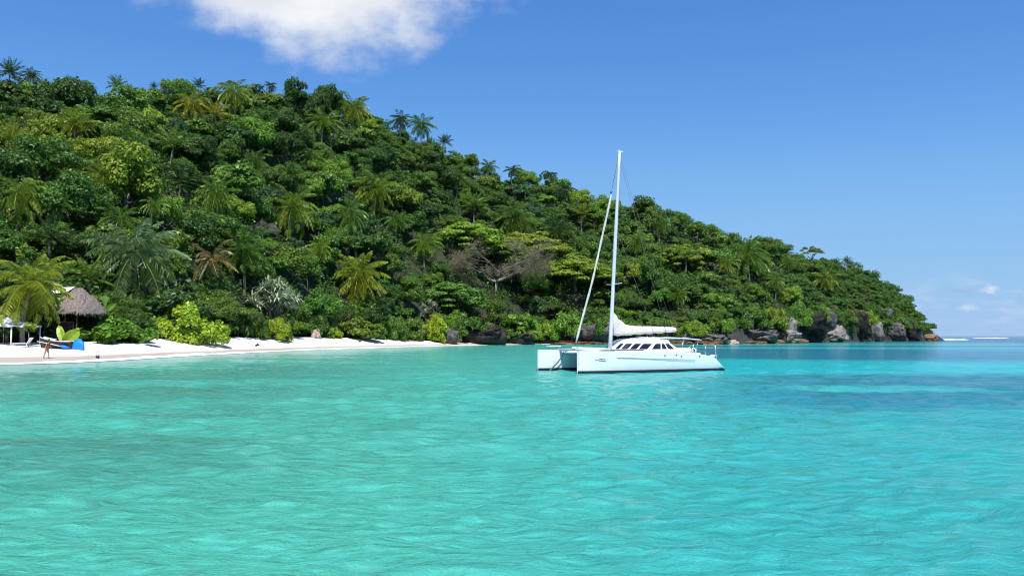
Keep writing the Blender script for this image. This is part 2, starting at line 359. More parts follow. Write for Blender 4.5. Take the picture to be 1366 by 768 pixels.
# ------------------------------------------------------------------ the sea: one sheet from the bow of the viewer's boat to the horizon
def build_sea():
    rad = [0.6]
    while rad[-1] < 420: rad.append(rad[-1] * 1.0062 + 0.004)
    while rad[-1] < 45000: rad.append(rad[-1] * 1.12)
    rad = np.array(rad)
    ang = np.concatenate([np.linspace(-180, -42, 24)[:-1], np.linspace(-42, 42, 620), np.linspace(42, 180, 24)[1:-1]]) * math.pi / 180
    A, Rr = np.meshgrid(ang, rad)
    X = np.sin(A) * Rr; Y = np.cos(A) * Rr; Z = np.zeros_like(X)
    g = np.random.default_rng(5)
    cell = np.maximum(Rr * 0.0024, 0.006 * Rr)
    for k in range(46):
        lam = 0.26 * (8.0 ** g.random()); th = math.pi / 2 + g.normal(0, 0.55) + 0.22      # crests run mostly across the view
        q = 2 * math.pi / lam; amp = lam * 0.0075 * (0.5 + g.random())
        fade = np.clip(lam / (cell * 5.0) - 0.4, 0, 1)
        ph = q * (X * math.cos(th) + Y * math.sin(th)) + 6.28 * g.random() + 1.6 * fbm(X * 0.11, Y * 0.11, 40 + k, 2)
        s_ = np.sin(ph)
        Z += amp * fade * (s_ + 0.35 * (s_ * s_ - 0.5)) * (0.45 + 1.1 * fbm(X * 0.07, Y * 0.07, 90 + k % 5, 2))
    px = col_of(X, Y); front = Y > 3
    dist_shore = np.where(front, dw_of(np.clip(px, -600, 1262)) - Y, 100)
    Z *= np.where(px < 1262, np.clip(dist_shore / 25.0, 0.12, 1), 1)
    n = len(ang); nr = len(rad)
    V = np.stack([X, Y, Z], 2).reshape(-1, 3)
    ii = (np.arange(nr - 1)[:, None] * n + np.arange(n)[None]); jj = (np.arange(nr - 1)[:, None] * n + (np.arange(n) + 1)[None] % n)
    Fq = np.stack([ii.ravel(), jj.ravel(), (jj + n).ravel(), (ii + n).ravel()], 1)[:, ::-1]
    me = mesh_np('sea', V, Fq, None, True)
    # what lies on the bottom tints the water: pale sand, turtle-grass patches, the deep outside the bay
    x, y = V[:, 0], V[:, 1]; d = np.hypot(x, y)
    col = np.empty((len(V), 4), np.float32); col[:, 3] = 1
    shallow = np.array([0.072, 0.440, 0.335]); cyan = np.array([0.036, 0.370, 0.345]); grass = np.array([0.008, 0.105, 0.180]); deep = np.array([0.008, 0.060, 0.125]); green = np.array([0.060, 0.250, 0.185]); shore = np.array([0.16, 0.42, 0.36])
    a = x / np.maximum(y, 1)
    right = sstep(a + 0.10 * (fbm(x * .03, y * .03, 7) - .5), -0.22, 0.38)
    cc = shallow * (1 - right)[:, None] + cyan * right[:, None]
    def over(cc, m, c_): return cc * (1 - m)[:, None] + np.asarray(c_) * m[:, None]
    leftg = (1 - sstep(a, -0.50, 0.12)) * sstep(d, 7, 22) * (0.35 + 0.9 * sstep(fbm(x * .07, y * .20, 21, 5), 0.40, 0.64))
    cc = over(cc, np.clip(leftg, 0, 1) * 0.75, green)
    band_ = sstep(a, 0.02, 0.25) * sstep(y, 44, 52) * (1 - sstep(y, 120, 200)); cc = over(cc, band_ * .9, np.array([0.006, 0.420, 0.440]))
    pa = sstep(a + .16 * (fbm(x * .05, y * .1, 31) - .5), 0.12, 0.48) * sstep(y, 19, 31) * (1 - sstep(y, 45, 52)) * sstep(fbm(x * .13, y * .26, 33, 5), 0.30, 0.56)
    cc = over(cc, pa * 0.72, grass * 1.15)
    pm = sstep(a, 0.12, 0.2) * sstep(y, 60, 84) * (1 - sstep(y, 190, 215)) * sstep(fbm(x * .02, y * .045, 35, 5), 0.31, 0.52)
    cc = over(cc, pm * 0.82, grass * 1.1)
    pr = sstep(a, -0.1, 0.7) * sstep(y, 12, 20) * (1 - sstep(y, 26, 40)) * sstep(fbm(x * .15, y * .3, 37, 4), 0.45, 0.7)
    cc = over(cc, pr * 0.25, grass * 1.6)
    cc = over(cc, sstep(d + 90 * (fbm(x * .01, y * .01, 39) - .5), 230, 430), deep)
    sh = np.clip(1 - dist_shore.ravel() / 13.0, 0, 1) * (px.ravel() < 700) * front.ravel()
    cc = over(cc, sh * 0.8, shore)
    col[:, :3] = cc * (0.9 + 0.2 * fbm(x * .3, y * .5, 51, 3))[:, None]
    at_ = me.color_attributes.new('seabed', 'FLOAT_COLOR', 'POINT'); at_.data.foreach_set('color', col.ravel())
    m = bpy.data.materials.new('turquoise_sea_water'); m.use_nodes = True; t = NT(m.node_tree); b = t.n['Principled BSDF']
    att = t.new('ShaderNodeAttribute', _attribute_name='seabed'); pos = t.new('ShaderNodeNewGeometry').outputs['Position']
    base = att.outputs['Color']
    rip = t.noise(t.mapping(pos, (0.35, 1.0, 1), rot=(0, 0, 0.14)), 2.2, 4, 0.6, 2.0, 0.4)
    t.l.new(t.mix(t.smooth(rip, 0.35, 0.7, 0.0, 1.0), t.mix(1.0, base, (0.93, 0.95, 0.95, 1), 'MULTIPLY'), t.mix(1.0, base, (1.06, 1.03, 1.03, 1), 'MULTIPLY')), b.inputs['Base Color'])
    b.inputs['Roughness'].default_value = 0.10; b.inputs['IOR'].default_value = 1.33; b.inputs['Specular IOR Level'].default_value = 0.42
    h1 = t.noise(t.mapping(pos, (0.42, 1.2, 1), rot=(0, 0, 0.2)), 4.6, 6, 0.70, 2.0, 0.6)
    h2 = t.noise(t.mapping(pos, (0.4, 1.0, 1), (3, 5, 0), rot=(0, 0, -0.12)), 0.55, 4, 0.6)
    h3 = t.noise(t.mapping(pos, (0.7, 1.0, 1)), 9.0, 3, 0.6)
    hh = t.math('ADD', t.math('MULTIPLY', h1, 0.150), t.math('ADD', t.math('MULTIPLY', h2, 0.05), t.math('MULTIPLY', h3, 0.040)))
    bn = t.new('ShaderNodeBump'); t.put(bn, 'Height', hh); t.put(bn, 'Strength', 1.0); t.put(bn, 'Distance', 1.0)
    t.l.new(bn.outputs[0], b.inputs['Normal'])
    me.materials.append(m)
    tag(link('sea', me), 'turquoise sea with blue seagrass patches and small ripples', 'sea', kind='structure')
build_sea()

# the thin wash of foam along the sand
mb = MB(); rows = []
for px in np.arange(-300, 735, 2.5):
    dw = float(dw_of(px)); wdt = (1.2 + 3.4 * float(fbm(px / 22.0, 0.0, 61, 3))) * (0.55 + dw / 240.0) * (1.0 if px < 560 else max(0.25, (735 - px) / 175))
    off = 2.0 * (float(fbm(px / 60.0, 3.0, 63, 2)) - 0.5)
    r = []
    for k, s_ in enumerate((0.9, 0.55, 0.2, -0.35, -1.0)):
        Y = dw + s_ * wdt * 0.5 + off * 0.4 - 0.4
        x_ = (px - 683) / F * cp * Y
        r.append((x_, Y, max(0.03, gz(x_, Y) + 0.03) + (0.03 if k in (1, 2, 3) else 0.0)))
    rows.append(r)
mb.grid(rows); tag(mb.build('shore_foam', M['foam'], None, True), 'thin white foam of the wash along the sand', 'foam', kind='stuff')
def breaker(px0, px1, py, seed, label):
    rows = []
    for px in np.arange(px0, px1, 1.5):
        q = (px - px0) / (px1 - px0); a0 = math.sin(math.pi * q) ** 0.6 * (0.25 + 1.1 * float(fbm(px / 6.0, 1, seed, 3)))
        Y = CAM_H * F / (py - 448.0) * (1 + 0.012 * float(fbm(px / 9.0, 5, seed + 3, 2)))
        x_ = (px - 683) / F * cp * Y
        rows.append([(x_, Y - 2.8 * a0, 0.02), (x_, Y - 1.2 * a0, 0.75 * a0), (x_, Y + 0.8 * a0, 0.6 * a0), (x_, Y + 6 * a0, 0.02)])
    mb = MB(); mb.grid(rows); tag(mb.build('breaking_wave', M['foam'], None, True), label, 'breaking wave', 'white breakers off the headland')
breaker(1251, 1292, 453.2, 71, 'white breaker running out from the orange rock at the tip')
breaker(1296, 1346, 450.9, 75, 'white breaker alone on the open water near the horizon')
# ------------------------------------------------------------------ foliage builders
def unit(v): return v / np.maximum(np.linalg.norm(v, axis=-1, keepdims=True), 1e-9)
def leaf_quads(Cn, Nn, L, W, g, fold=0.18, T=None):
    n = len(Cn); Nn = unit(Nn)
    t = g.normal(size=(n, 3)) if T is None else T
    t = unit(t - Nn * (t * Nn).sum(1, keepdims=True)); b = np.cross(Nn, t)
    L = np.broadcast_to(L, n)[:, None]; W = np.broadcast_to(W, n)[:, None]
    droop = Nn * W * fold
    V = np.stack([Cn - t * L * .5, Cn + b * W * .5 - droop, Cn + t * L * .5, Cn - b * W * .5 - droop], 1).reshape(-1, 3)
    return V, np.arange(4 * n).reshape(-1, 4)
def join(parts):
    Vs, Fs, o = [], [], 0
    for V, Fq in parts: Vs.append(V); Fs.append(Fq + o); o += len(V)
    return np.concatenate(Vs), np.concatenate(Fs)
def sphere_dirs(n, g, zmin=-1.0):
    z = g.uniform(zmin, 1, n); a = g.uniform(0, 2 * math.pi, n); r = np.sqrt(1 - z * z)
    return np.stack([r * np.cos(a), r * np.sin(a), z], 1)
def clump_leaves(centres, radii, per, L, g, flat=1.0, zmin=-0.45, jitter=0.55):
    Cs, Ns = [], []
    for c_, r in zip(centres, radii):
        k = max(6, int(per * (r / np.mean(radii)) ** 2)); d = sphere_dirs(k, g, zmin)
        rr = r * (0.62 + 0.42 * g.random((k, 1)) ** 0.5) * (1 + 0.22 * np.sin(7 * d[:, :1] + 5 * d[:, 1:2] + c_[0]))
        Cs.append(c_ + d * rr * np.array([1, 1, flat])); Ns.append(d + np.array([0, 0, 0.35]) + jitter * g.normal(size=(k, 3)))
    Cs = np.concatenate(Cs); Ns = np.concatenate(Ns)
    l = L * g.uniform(0.65, 1.25, len(Cs))
    return leaf_quads(Cs, Ns, l, l * g.uniform(0.45, 0.7, len(Cs)), g)
def crown_mesh(kind, seed):
    """crowns in units of a 5 m radius, ground at z = 0"""
    g = np.random.default_rng(seed); R = 5.0; parts = []
    if kind == 'round':
        n = 30; d = sphere_dirs(n, g, -0.25); lop = 1 + .28 * np.sin(2 * np.arctan2(d[:, 1:2], d[:, :1]) + seed); c_ = d * R * lop * g.uniform(0.45, 0.82, (n, 1)) * np.array([1, 1, 0.72]) + np.array([0, 0, 5.0]); c_[:, 2] += g.normal(0, .45, n)
        r = g.uniform(0.9, 1.75, n); parts.append(clump_leaves(c_, r, 230, 0.49, g, 0.8))
    elif kind == 'fine':
        n = 46; d = sphere_dirs(n, g, -0.3); lop = 1 + .28 * np.sin(3 * np.arctan2(d[:, 1:2], d[:, :1]) + seed); c_ = d * R * lop * g.uniform(0.4, 0.88, (n, 1)) * np.array([1, 1, 0.66]) + np.array([0, 0, 4.6]); c_[:, 2] += g.normal(0, .5, n)
        r = g.uniform(0.6, 1.35, n); parts.append(clump_leaves(c_, r, 190, 0.36, g, 0.75))
    elif kind == 'tall':
        n = 26; d = sphere_dirs(n, g, -0.6); c_ = d * R * g.uniform(0.35, 0.8, (n, 1)) * np.array([0.72, 0.72, 0.95]) + np.array([0, 0, 6.0])
        r = g.uniform(0.8, 1.6, n); parts.append(clump_leaves(c_, r, 210, 0.47, g, 0.85))
    elif kind == 'bigleaf':
        n = 24; d = sphere_dirs(n, g, -0.2); c_ = d * R * g.uniform(0.5, 0.85, (n, 1)) * np.array([1, 1, 0.7]) + np.array([0, 0, 4.8])
        r = g.uniform(0.9, 1.6, n); parts.append(clump_leaves(c_, r, 140, 0.74, g, 0.7, -0.3, 0.45))
    elif kind == 'umbrella':
        n = 120; a = g.uniform(0, 6.283, n); q = np.sqrt(g.random(n)) * 0.94
        z = 6.6 - 2.9 * q ** 2 + g.normal(0, 0.25, n) - np.where(g.random(n) < .4, 1.3 * g.random(n), 0)
        c_ = np.stack([R * q * np.cos(a), R * q * np.sin(a), z], 1); r = g.uniform(0.55, 1.05, n)
        parts.append(clump_leaves(c_, r, 110, 0.36, g, 0.38, -0.2, 0.4))
    elif kind == 'shrub':
        n = 44; d = sphere_dirs(n, g, -0.05); c_ = d * R * g.uniform(0.5, 0.85, (n, 1)) * np.array([1, 1, 0.8]) + np.array([0, 0, 0.35])
        r = g.uniform(0.6, 1.15, n); parts.append(clump_leaves(c_, r, 230, 0.40, g, 0.9, -0.5, 0.5))
    elif kind == 'shrublet':       # leafy, finger-like sprays
        n = 44; d = sphere_dirs(n, g, 0.02); c_ = d * R * g.uniform(0.35, 0.9, (n, 1)) * np.array([1, 1, 0.85]) + np.array([0, 0, 0.3])
        r = g.uniform(0.6, 1.1, n); parts.append(clump_leaves(c_, r, 90, 0.95, g, 1.0, -0.4, 0.7))
    elif kind == 'wind':           # ragged, flagged by the wind, with clear gaps
        n = 40; a = g.uniform(0, 6.283, n) ; a = np.round(a * 1.1) / 1.1 + g.normal(0, .22, n); q = g.uniform(0.1, 1.0, n)
        c_ = np.stack([R * q * np.cos(a) * 1.1, R * q * np.sin(a) * .8, 5.0 + 1.8 * g.random(n) - .8 * q], 1); r = g.uniform(0.35, 0.8, n)
        parts.append(clump_leaves(c_, r, 60, 0.42, g, 0.5, -0.5, .8))
    Vv, Fq = join(parts); return mesh_np(kind + '_crown', Vv, Fq, M['leaf'])
def trunk_mesh(kind, seed):
    g = np.random.default_rng(seed + 900); mb = MB(); top = {'umbrella': 4.6, 'tall': 5.4, 'shrub': 1.2, 'shrublet': 1.2, 'wind': 4.2}.get(kind, 3.6)
    lean = g.normal(0, 0.3, 2)
    base = Vector((0, 0, -1.2)); tp = Vector((lean[0], lean[1], top))
    mb.tube([base, base.lerp(tp, .5) + Vector((0.12, -.1, 0)), tp], [0.34, 0.25, 0.18] if 'shrub' not in kind else [.16, .12, .08], 7)
    for k in range(7 if kind in ('umbrella', 'wind') else 5):
        a = 6.283 * (k + g.random() * .6) / 6; s_ = base.lerp(tp, g.uniform(.62, .98)); q = (3.6 if kind == 'umbrella' else 2.6) * g.uniform(.7, 1.1)
        if 'shrub' in kind: q *= .7
        e = s_ + Vector((math.cos(a) * q, math.sin(a) * q, g.uniform(.9, 1.8)))
        mb.tube([s_, s_.lerp(e, .5) + Vector((0, 0, -.2 if kind != 'umbrella' else .25)), e], [.14, .09, .03], 5)
    return mb.mesh(kind + '_trunk', M['bark'], True)
NV = {'round': 5, 'fine': 4, 'tall': 4, 'bigleaf': 3, 'umbrella': 4, 'shrub': 4, 'shrublet': 4, 'wind': 3}
CROWN = {k: [crown_mesh(k, 100 * i + 7 * len(k) + ord(k[0])) for i in range(n)] for k, n in NV.items()}
TRUNK = {k: [trunk_mesh(k, i) for i in range(2)] for k in NV}

COL = {'dark green': (0.038, 0.094, 0.019), 'deep green': (0.057, 0.132, 0.021), 'mid green': (0.085, 0.180, 0.025), 'bright green': (0.122, 0.245, 0.028),
       'olive green': (0.105, 0.182, 0.026), 'yellow green': (0.175, 0.275, 0.024), 'lime green': (0.225, 0.350, 0.024), 'blue green': (0.052, 0.120, 0.050)}
def plant(name, kind, x, y, r, colour, seed, z=None, sz=1.0, label=None, cat='tree', group=None, rz=None):
    g = np.random.default_rng(seed); s_ = r / 5.0
    root = empty(name, (x, y, gz(x, y) if z is None else z), g.uniform(0, 6.28) if rz is None else rz, (s_, s_, s_ * sz))
    c_ = COL[colour] if isinstance(colour, str) else colour
    f = g.uniform(0.88, 1.14); c_ = (c_[0] * 1.14, c_[1] * 1.06, c_[2] * 1.05)
    crown = link('crown', CROWN[kind][seed % len(CROWN[kind])], root); crown.color = (c_[0] * f * g.uniform(.92, 1.1), c_[1] * f, c_[2] * f, 1)
    link('trunk', TRUNK[kind][seed % 2], root)
    return tag(root, label, cat, group)

# ------------------------------------------------------------------ palms
def frond_arrays(g, phi, e0, L, droop, width=1.0, station=24, hang=0.45):
    s_ = np.linspace(0, 1, 12); e = e0 - droop * s_ ** 1.25
    st = np.stack([np.cos(e), np.sin(e)], 1) * (L / 11); pts2 = np.concatenate([[[0, 0]], np.cumsum(st, 0)[:-1]])
    tw = g.normal(0, 0.12)
    ph = phi + tw * s_ ** 2
    dirh = np.stack([np.cos(ph), np.sin(ph), 0 * ph], 1)
    P = np.stack([np.cos(phi) * pts2[:, 0] - np.sin(phi) * tw * pts2[:, 0] * s_, np.sin(phi) * pts2[:, 0] + np.cos(phi) * tw * pts2[:, 0] * s_, pts2[:, 1]], 1)
    q = np.linspace(0.10, 0.985, station); Q = np.stack([np.interp(q, s_, P[:, k]) for k in range(3)], 1)
    ee = np.interp(q, s_, e)
    fw = np.stack([np.cos(phi) * np.cos(ee), np.sin(phi) * np.cos(ee), np.sin(ee)], 1)
    side0 = np.array([-math.sin(phi), math.cos(phi), 0]); parts = []
    upv = np.cross(fw, side0) * -1; upv = np.where(upv[:, 2:3] < 0, -upv, upv)
    ll = L * 0.235 * width * np.sin(math.pi * (0.16 + 0.80 * q)) ** 0.8
    for sgn in (-1, 1):
        dr = unit(sgn * side0 * 0.9 + fw * 0.62 - upv * hang * g.uniform(.6, 1.4, (station, 1)) + 0.10 * g.normal(size=(station, 3)))
        nrm = unit(np.cross(dr, fw) * sgn + upv * .8)
        wd = L * 0.052 * np.ones(station)
        b = np.cross(nrm, dr); mid = Q + dr * ll[:, None] * .5; tip = Q + dr * ll[:, None] - np.array([0, 0, 1]) * (ll[:, None] * .12)
        V = np.stack([Q, mid + b * wd[:, None] * .5, tip, mid - b * wd[:, None] * .5], 1).reshape(-1, 3)
        parts.append((V, np.arange(4 * station).reshape(-1, 4)))
    w_ = np.linspace(0.05, 0.012, 12)[:, None] * L / 4
    ra, rb = P + side0 * w_, P - side0 * w_
    Vr = np.concatenate([ra, rb]); i = np.arange(11)
    parts.append((Vr, np.stack([i, i + 1, i + 13, i + 12], 1)))
    return join(parts)
def palm_crown(kind, seed):
    g = np.random.default_rng(seed + 50); parts = []
    spec = {'full': (30, 1.4, -0.85, 1.3, .5), 'droopy': (26, 1.3, -1.0, 1.5, .6), 'upright': (18, 1.45, 0.25, 0.85, .3), 'spiky': (22, 1.5, -0.2, 0.45, .12), 'sparse': (13, 1.2, -0.6, 1.15, .5), 'large': (32, 1.4, -0.85, 1.2, .45)}[kind]
    n, e1, e0, dr, hang = spec
    for k in range(n):
        q = (k + .5) / n; ph = k * 2.39996 + g.normal(0, .15)
        parts.append(frond_arrays(g, ph, e1 + (e0 - e1) * q ** .85 + g.normal(0, .08), 4.3 * g.uniform(.85, 1.08) * (0.8 + .2 * math.sin(math.pi * q)), dr * g.uniform(.8, 1.2), 1.0, 26 if kind != 'large' else 34, hang))
    Vv, Fq = join(parts); return mesh_np('palm_crown', Vv, Fq, M['palm'])
PALM = {k: [palm_crown(k, 10 * i + len(k)) for i in range(n)] for k, n in dict(full=4, droopy=3, upright=2, spiky=2, sparse=2, large=2).items()}
PC = {'yellow': (0.25, 0.29, 0.03), 'gold': (0.30, 0.29, 0.035), 'yg': (0.165, 0.240, 0.03), 'green': (0.090, 0.175, 0.028), 'dark': (0.042, 0.092, 0.024), 'grey': (0.14, 0.215, 0.095), 'dry': (0.22, 0.175, 0.065), 'mid': (0.125, 0.215, 0.03)}
PALMS = [  # crown centre px, py, crown width px, crown form, colour, trunk height m, trunk lean (m), label
 (27, 258, 66, 'droopy', 'yg', 8, .5, 'large yellow green coconut palm high at the left edge of the hill above the huts'),
 (138, 238, 56, 'droopy', 'yg', 8, -.4, 'arching yellow green palm on the hillside straight above the thatched hut'),
 (175, 192, 54, 'full', 'green', 11, .2, 'dark green palm with a tall thin bare pale trunk standing clear'),
 (230, 194, 50, 'upright', 'mid', 6, .3, 'bright palm with upright shuttlecock fronds beside the tall thin bare trunk'),
 (240, 242, 46, 'spiky', 'dark', 3, 0, 'dark stiff fan of young palm fronds with no trunk showing'),
 (290, 258, 50, 'full', 'mid', 7, .3, 'mop headed palm between the dark young fan and the tall lone palm'),
 (258, 138, 46, 'droopy', 'gold', 8, .6, 'golden drooping palm with thick pale trunk just under the ridge'),
 (313, 122, 50, 'droopy', 'yg', 10, -.2, 'tall bushy palm breaking the ridge skyline beside the golden palm'),
 (284, 152, 34, 'upright', 'gold', 6, 0, 'small yellow palm squeezed between the golden and the tall ridge palm'),
 (431, 162, 44, 'full', 'mid', 8, .2, 'palm high on the slope below the smooth dome of the ridge'),
 (470, 144, 46, 'full', 'yg', 7, .4, 'olive palm at the shoulder where the ridge starts falling'),
 (534, 158, 30, 'droopy', 'dark', 11, .2, 'dark tufted palm with bare grey trunk on the falling ridge'),
 (562, 166, 32, 'full', 'green', 6, .3, 'squat dark palm next to the tufted one on the falling ridge'),
 (594, 190, 18, 'spiky', 'dark', 5, 0, 'small pointed palm on the skyline below the two ridge palms'),
 (390, 275, 58, 'full', 'yg', 10, .4, 'lone yellow green palm with straight pale trunk in mid slope'),
 (467, 284, 44, 'droopy', 'mid', 10, -1.4, 'palm whose brown trunk leans over in mid slope'),
 (501, 252, 52, 'full', 'yg', 9, .2, 'wide headed palm above the leaning brown trunk'),
 (478, 368, 60, 'large', 'yellow', 8, .2, 'yellow brown palm low on the slope just above the beach scrub'),
 (182, 338, 98, 'large', 'grey', 7, .4, 'big grey green palm with long shining fronds over the lime bushes'),
 (324, 332, 72, 'large', 'green', 8, -.3, 'broad dark green palm behind the leaning bare trunk'),
 (282, 345, 58, 'sparse', 'dry', 7, 2.6, 'thin palm with a crooked white trunk and rusty dry fronds'),
 (38, 380, 104, 'large', 'yellow', 5, .4, 'huge yellow palm in front of the huts'),
 (56, 404, 40, 'full', 'yg', 4, .2, 'lower yellow green palm just left of the thatched roof'),
 (8, 398, 50, 'droopy', 'yellow', 4, .1, 'drooping yellow palm at the left edge over the canvas canopy'),
 (66, 318, 56, 'spiky', 'dark', 5, .2, 'dark stiff palm rising behind the huge yellow palm'),
 (120, 372, 60, 'upright', 'mid', 3, 0, 'low green palm clump behind the thatched roof'),
 (566, 322, 46, 'droopy', 'yg', 7, .2, 'palm beside the flat yellow green umbrella crowns'),
 (632, 276, 36, 'upright', 'mid', 7, -.2, 'narrow palm just above the umbrella crowns'),
 (686, 290, 48, 'full', 'green', 7, .2, 'dark headed palm between the umbrella crowns and the skyline'),
 (740, 304, 46, 'full', 'dark', 8, .2, 'blackish green palm left of the sails of the catamaran'),
 (14, 186, 42, 'upright', 'yellow', 6, .2, 'short palm with one bright yellow frond near the left skyline'),
 (753, 252, 28, 'droopy', 'dark', 9, .1, 'dark ridge palm with pale trunk just left of the mast'),
 (776, 286, 34, 'upright', 'yg', 7, .3, 'upright yellow green palm behind the forestay'),
 (998, 338, 48, 'full', 'mid', 10, -.2, 'tallest palm on the outer headland with a visible trunk'),
 (969, 350, 28, 'full', 'yg', 7, .2, 'smaller pale palm beside the tallest palm of the outer headland'),
 (1100, 372, 32, 'full', 'yg', 7, .2, 'pale starry palm on the outermost slope above the boulder'),
 (915, 346, 30, 'upright', 'mid', 6, .2, 'upright palm on the slope above the stern of the catamaran'),
 (1130, 348, 13, 'spiky', 'dark', 6, 0, 'tiny dark palm standing on the outer skyline'),
 (14, 92, 30, 'spiky', 'dark', 6, .2, 'dark palm tuft on the skyline at the far left corner'),
 (42, 94, 24, 'full', 'dark', 6, .2, 'second dark palm tuft on the left skyline'),
 (155, 108, 22, 'spiky', 'green', 6, .1, 'green palm tuft on the skyline above the tall thin bare trunk'),
 (112, 110, 20, 'full', 'green', 5, .1, 'rounded palm tuft on the left skyline between two darker ones'),
 (265, 108, 16, 'spiky', 'dark', 6, 0, 'small dark palm on the skyline left of the tall bushy palm'),
 (362, 108, 15, 'droopy', 'dark', 7, .1, 'lone dark palm head sticking out above the level ridge'),
 (206, 110, 10, 'spiky', 'dark', 6, 0, 'tiny pointed dark palm on the skyline'),
 (652, 222, 22, 'full', 'green', 5, .2, 'palm on the skyline midway down the falling ridge'),
 (683, 226, 20, 'droopy', 'dark', 6, .1, 'flat headed dark palm on the skyline midway down the ridge'),
 (880, 300, 26, 'full', 'green', 7, .1, 'palm just below the skyline right of the mast'),
 (100, 165, 50, 'full', 'yg', 6, .1, 'pale feathery palm sprawling high on the left slope'),
 (160, 290, 50, 'full', 'green', 6, .3, 'dull green palm above the big grey green palm'),
 (360, 400, 30, 'upright', 'green', 3, .1, 'low young palm behind the silvery spiky shrub'),
 (905, 392, 26, 'full', 'mid', 5, .1, 'faint palm low on the slope above the cabin roof'),
 (1052, 352, 20, 'full', 'green', 5, .1, 'small palm near the outer skyline right of the tallest headland palm'),
 (340, 214, 34, 'full', 'green', 8, .3, 'slender dark palm between the ridge dome palm and the mop headed palm'),
 (78, 272, 34, 'droopy', 'green', 8, -.3, 'slender dark palm right of the large palm at the left edge'),
 (610, 238, 24, 'droopy', 'mid', 9, .3, 'slender palm high on the slope above the narrow one'),
 (418, 208, 30, 'full', 'mid', 8, .4, 'slim palm upslope from the lone straight trunked palm'),
 (530, 292, 34, 'full', 'green', 9, .5, 'slim dark palm downslope from the wide headed palm'),
 (205, 272, 30, 'droopy', 'mid', 8, .4, 'slim palm over the big grey green palm'),
 (425, 330, 34, 'droopy', 'yg', 8, .6, 'slim palm leaning right in the lower middle of the slope'),
 (850, 322, 26, 'full', 'mid', 8, .3, 'slim palm right of the mast half way down the slope'),
 (1035, 374, 24, 'droopy', 'mid', 8, .3, 'slim palm on the outer slope right of the tallest headland palm'),
 (735, 345, 30, 'upright', 'green', 6, .1, 'green palm under the blackish palm beside the umbrella crowns'),
]
LAND = []           # landmarks for describing neighbours: px, py, words
KEEP = []           # px, py, half-width, distance of things that must stay visible
def hit(px, py, H):
    """distance at which a ray through (px, py) is H metres above the ground"""
    a, b = ray(px, py); dv = float(dv_of(px)); dr, zr = ridge_of(px); dr = float(dr)
    Ys = np.linspace(dv, dr + 12, 260); gap = CAM_H + b * Ys - ground(a * Ys, Ys)
    ok = np.nonzero(gap <= H)[0]
    i = ok[0] if len(ok) else int(np.argmin(gap))
    return float(Ys[i]), float(gap[i])
def place_palm(i, spec):
    px, py, wpx, form, colr, H, lean, label = spec
    if px not in (175, 258, 313, 390, 467, 478, 534, 753, 998, 282, 431, 340, 78, 610, 418, 530, 205, 425, 850, 1035) and H > 4: H = .9 * H + 1.0
    if py < 114 and wpx < 32: py += 6
    Y, gap = hit(px, py, H)
    if px < 90 and py > 370: Y, gap = (81.5 if px == 38 else 86.0), None
    P = at(px, py, Y); g0 = gz(P.x, P.y); hgt = P.z - g0
    R = wpx / 2 / F * Y * (1.0 if px < 90 and py > 370 else 1.14)
    g = np.random.default_rng(300 + i)
    root = empty('palm_tree', (P.x - lean, P.y, g0)); s_ = R / 3.3
    tag(root, label, 'palm tree', 'coconut palms on the headland')
    mb = MB(); n = 9; pts = []; rad = []
    for k in range(n):
        q = k / (n - 1); pts.append((lean * q ** 1.7 + .15 * math.sin(q * 5 + i), .1 * math.sin(4 * q + 2 * i), -1.0 + (hgt + 1.0) * q)); rad.append((.30 if k == 0 else .19 - .07 * q) * max(.7, min(1.25, s_)) * 1.15)
    dx = Vector(pts[-1])
    mb.tube(pts, rad, 8); mb.build('trunk', M['palebark'], root, True)
    fr = link('crown', PALM[form][i % len(PALM[form])], root); fr.location = dx; fr.scale = (s_, s_, s_ * g.uniform(.85, 1.3)); fr.rotation_euler = (g.normal(0, .13), g.normal(0, .13), g.uniform(0, 6.28))
    c_ = PC[colr]; fr.color = (*c_, 1)
    nuts = MB()
    for k in range(6):
        a = k * 1.05 + i; p = dx + Vector((math.cos(a) * .28, math.sin(a) * .28, -.25)) * s_
        nuts.tube([p + Vector((0, 0, .14)) * s_, p + Vector((0, 0, .07)) * s_, p - Vector((0, 0, .08)) * s_, p - Vector((0, 0, .17)) * s_], [.03 * s_, .12 * s_, .12 * s_, .03 * s_], 7)
    if wpx >= 40: nuts.build('coconut_cluster', M['wood'], root, True)
    KEEP.append((px, py + wpx * .1, wpx / 2 * (1.0 if wpx >= 28 else 1.6), Y))
    if hgt > 5.5: KEEP.append((px, py + wpx * .3, 2, Y))
for i, s_ in enumerate(PALMS): place_palm(i, s_)
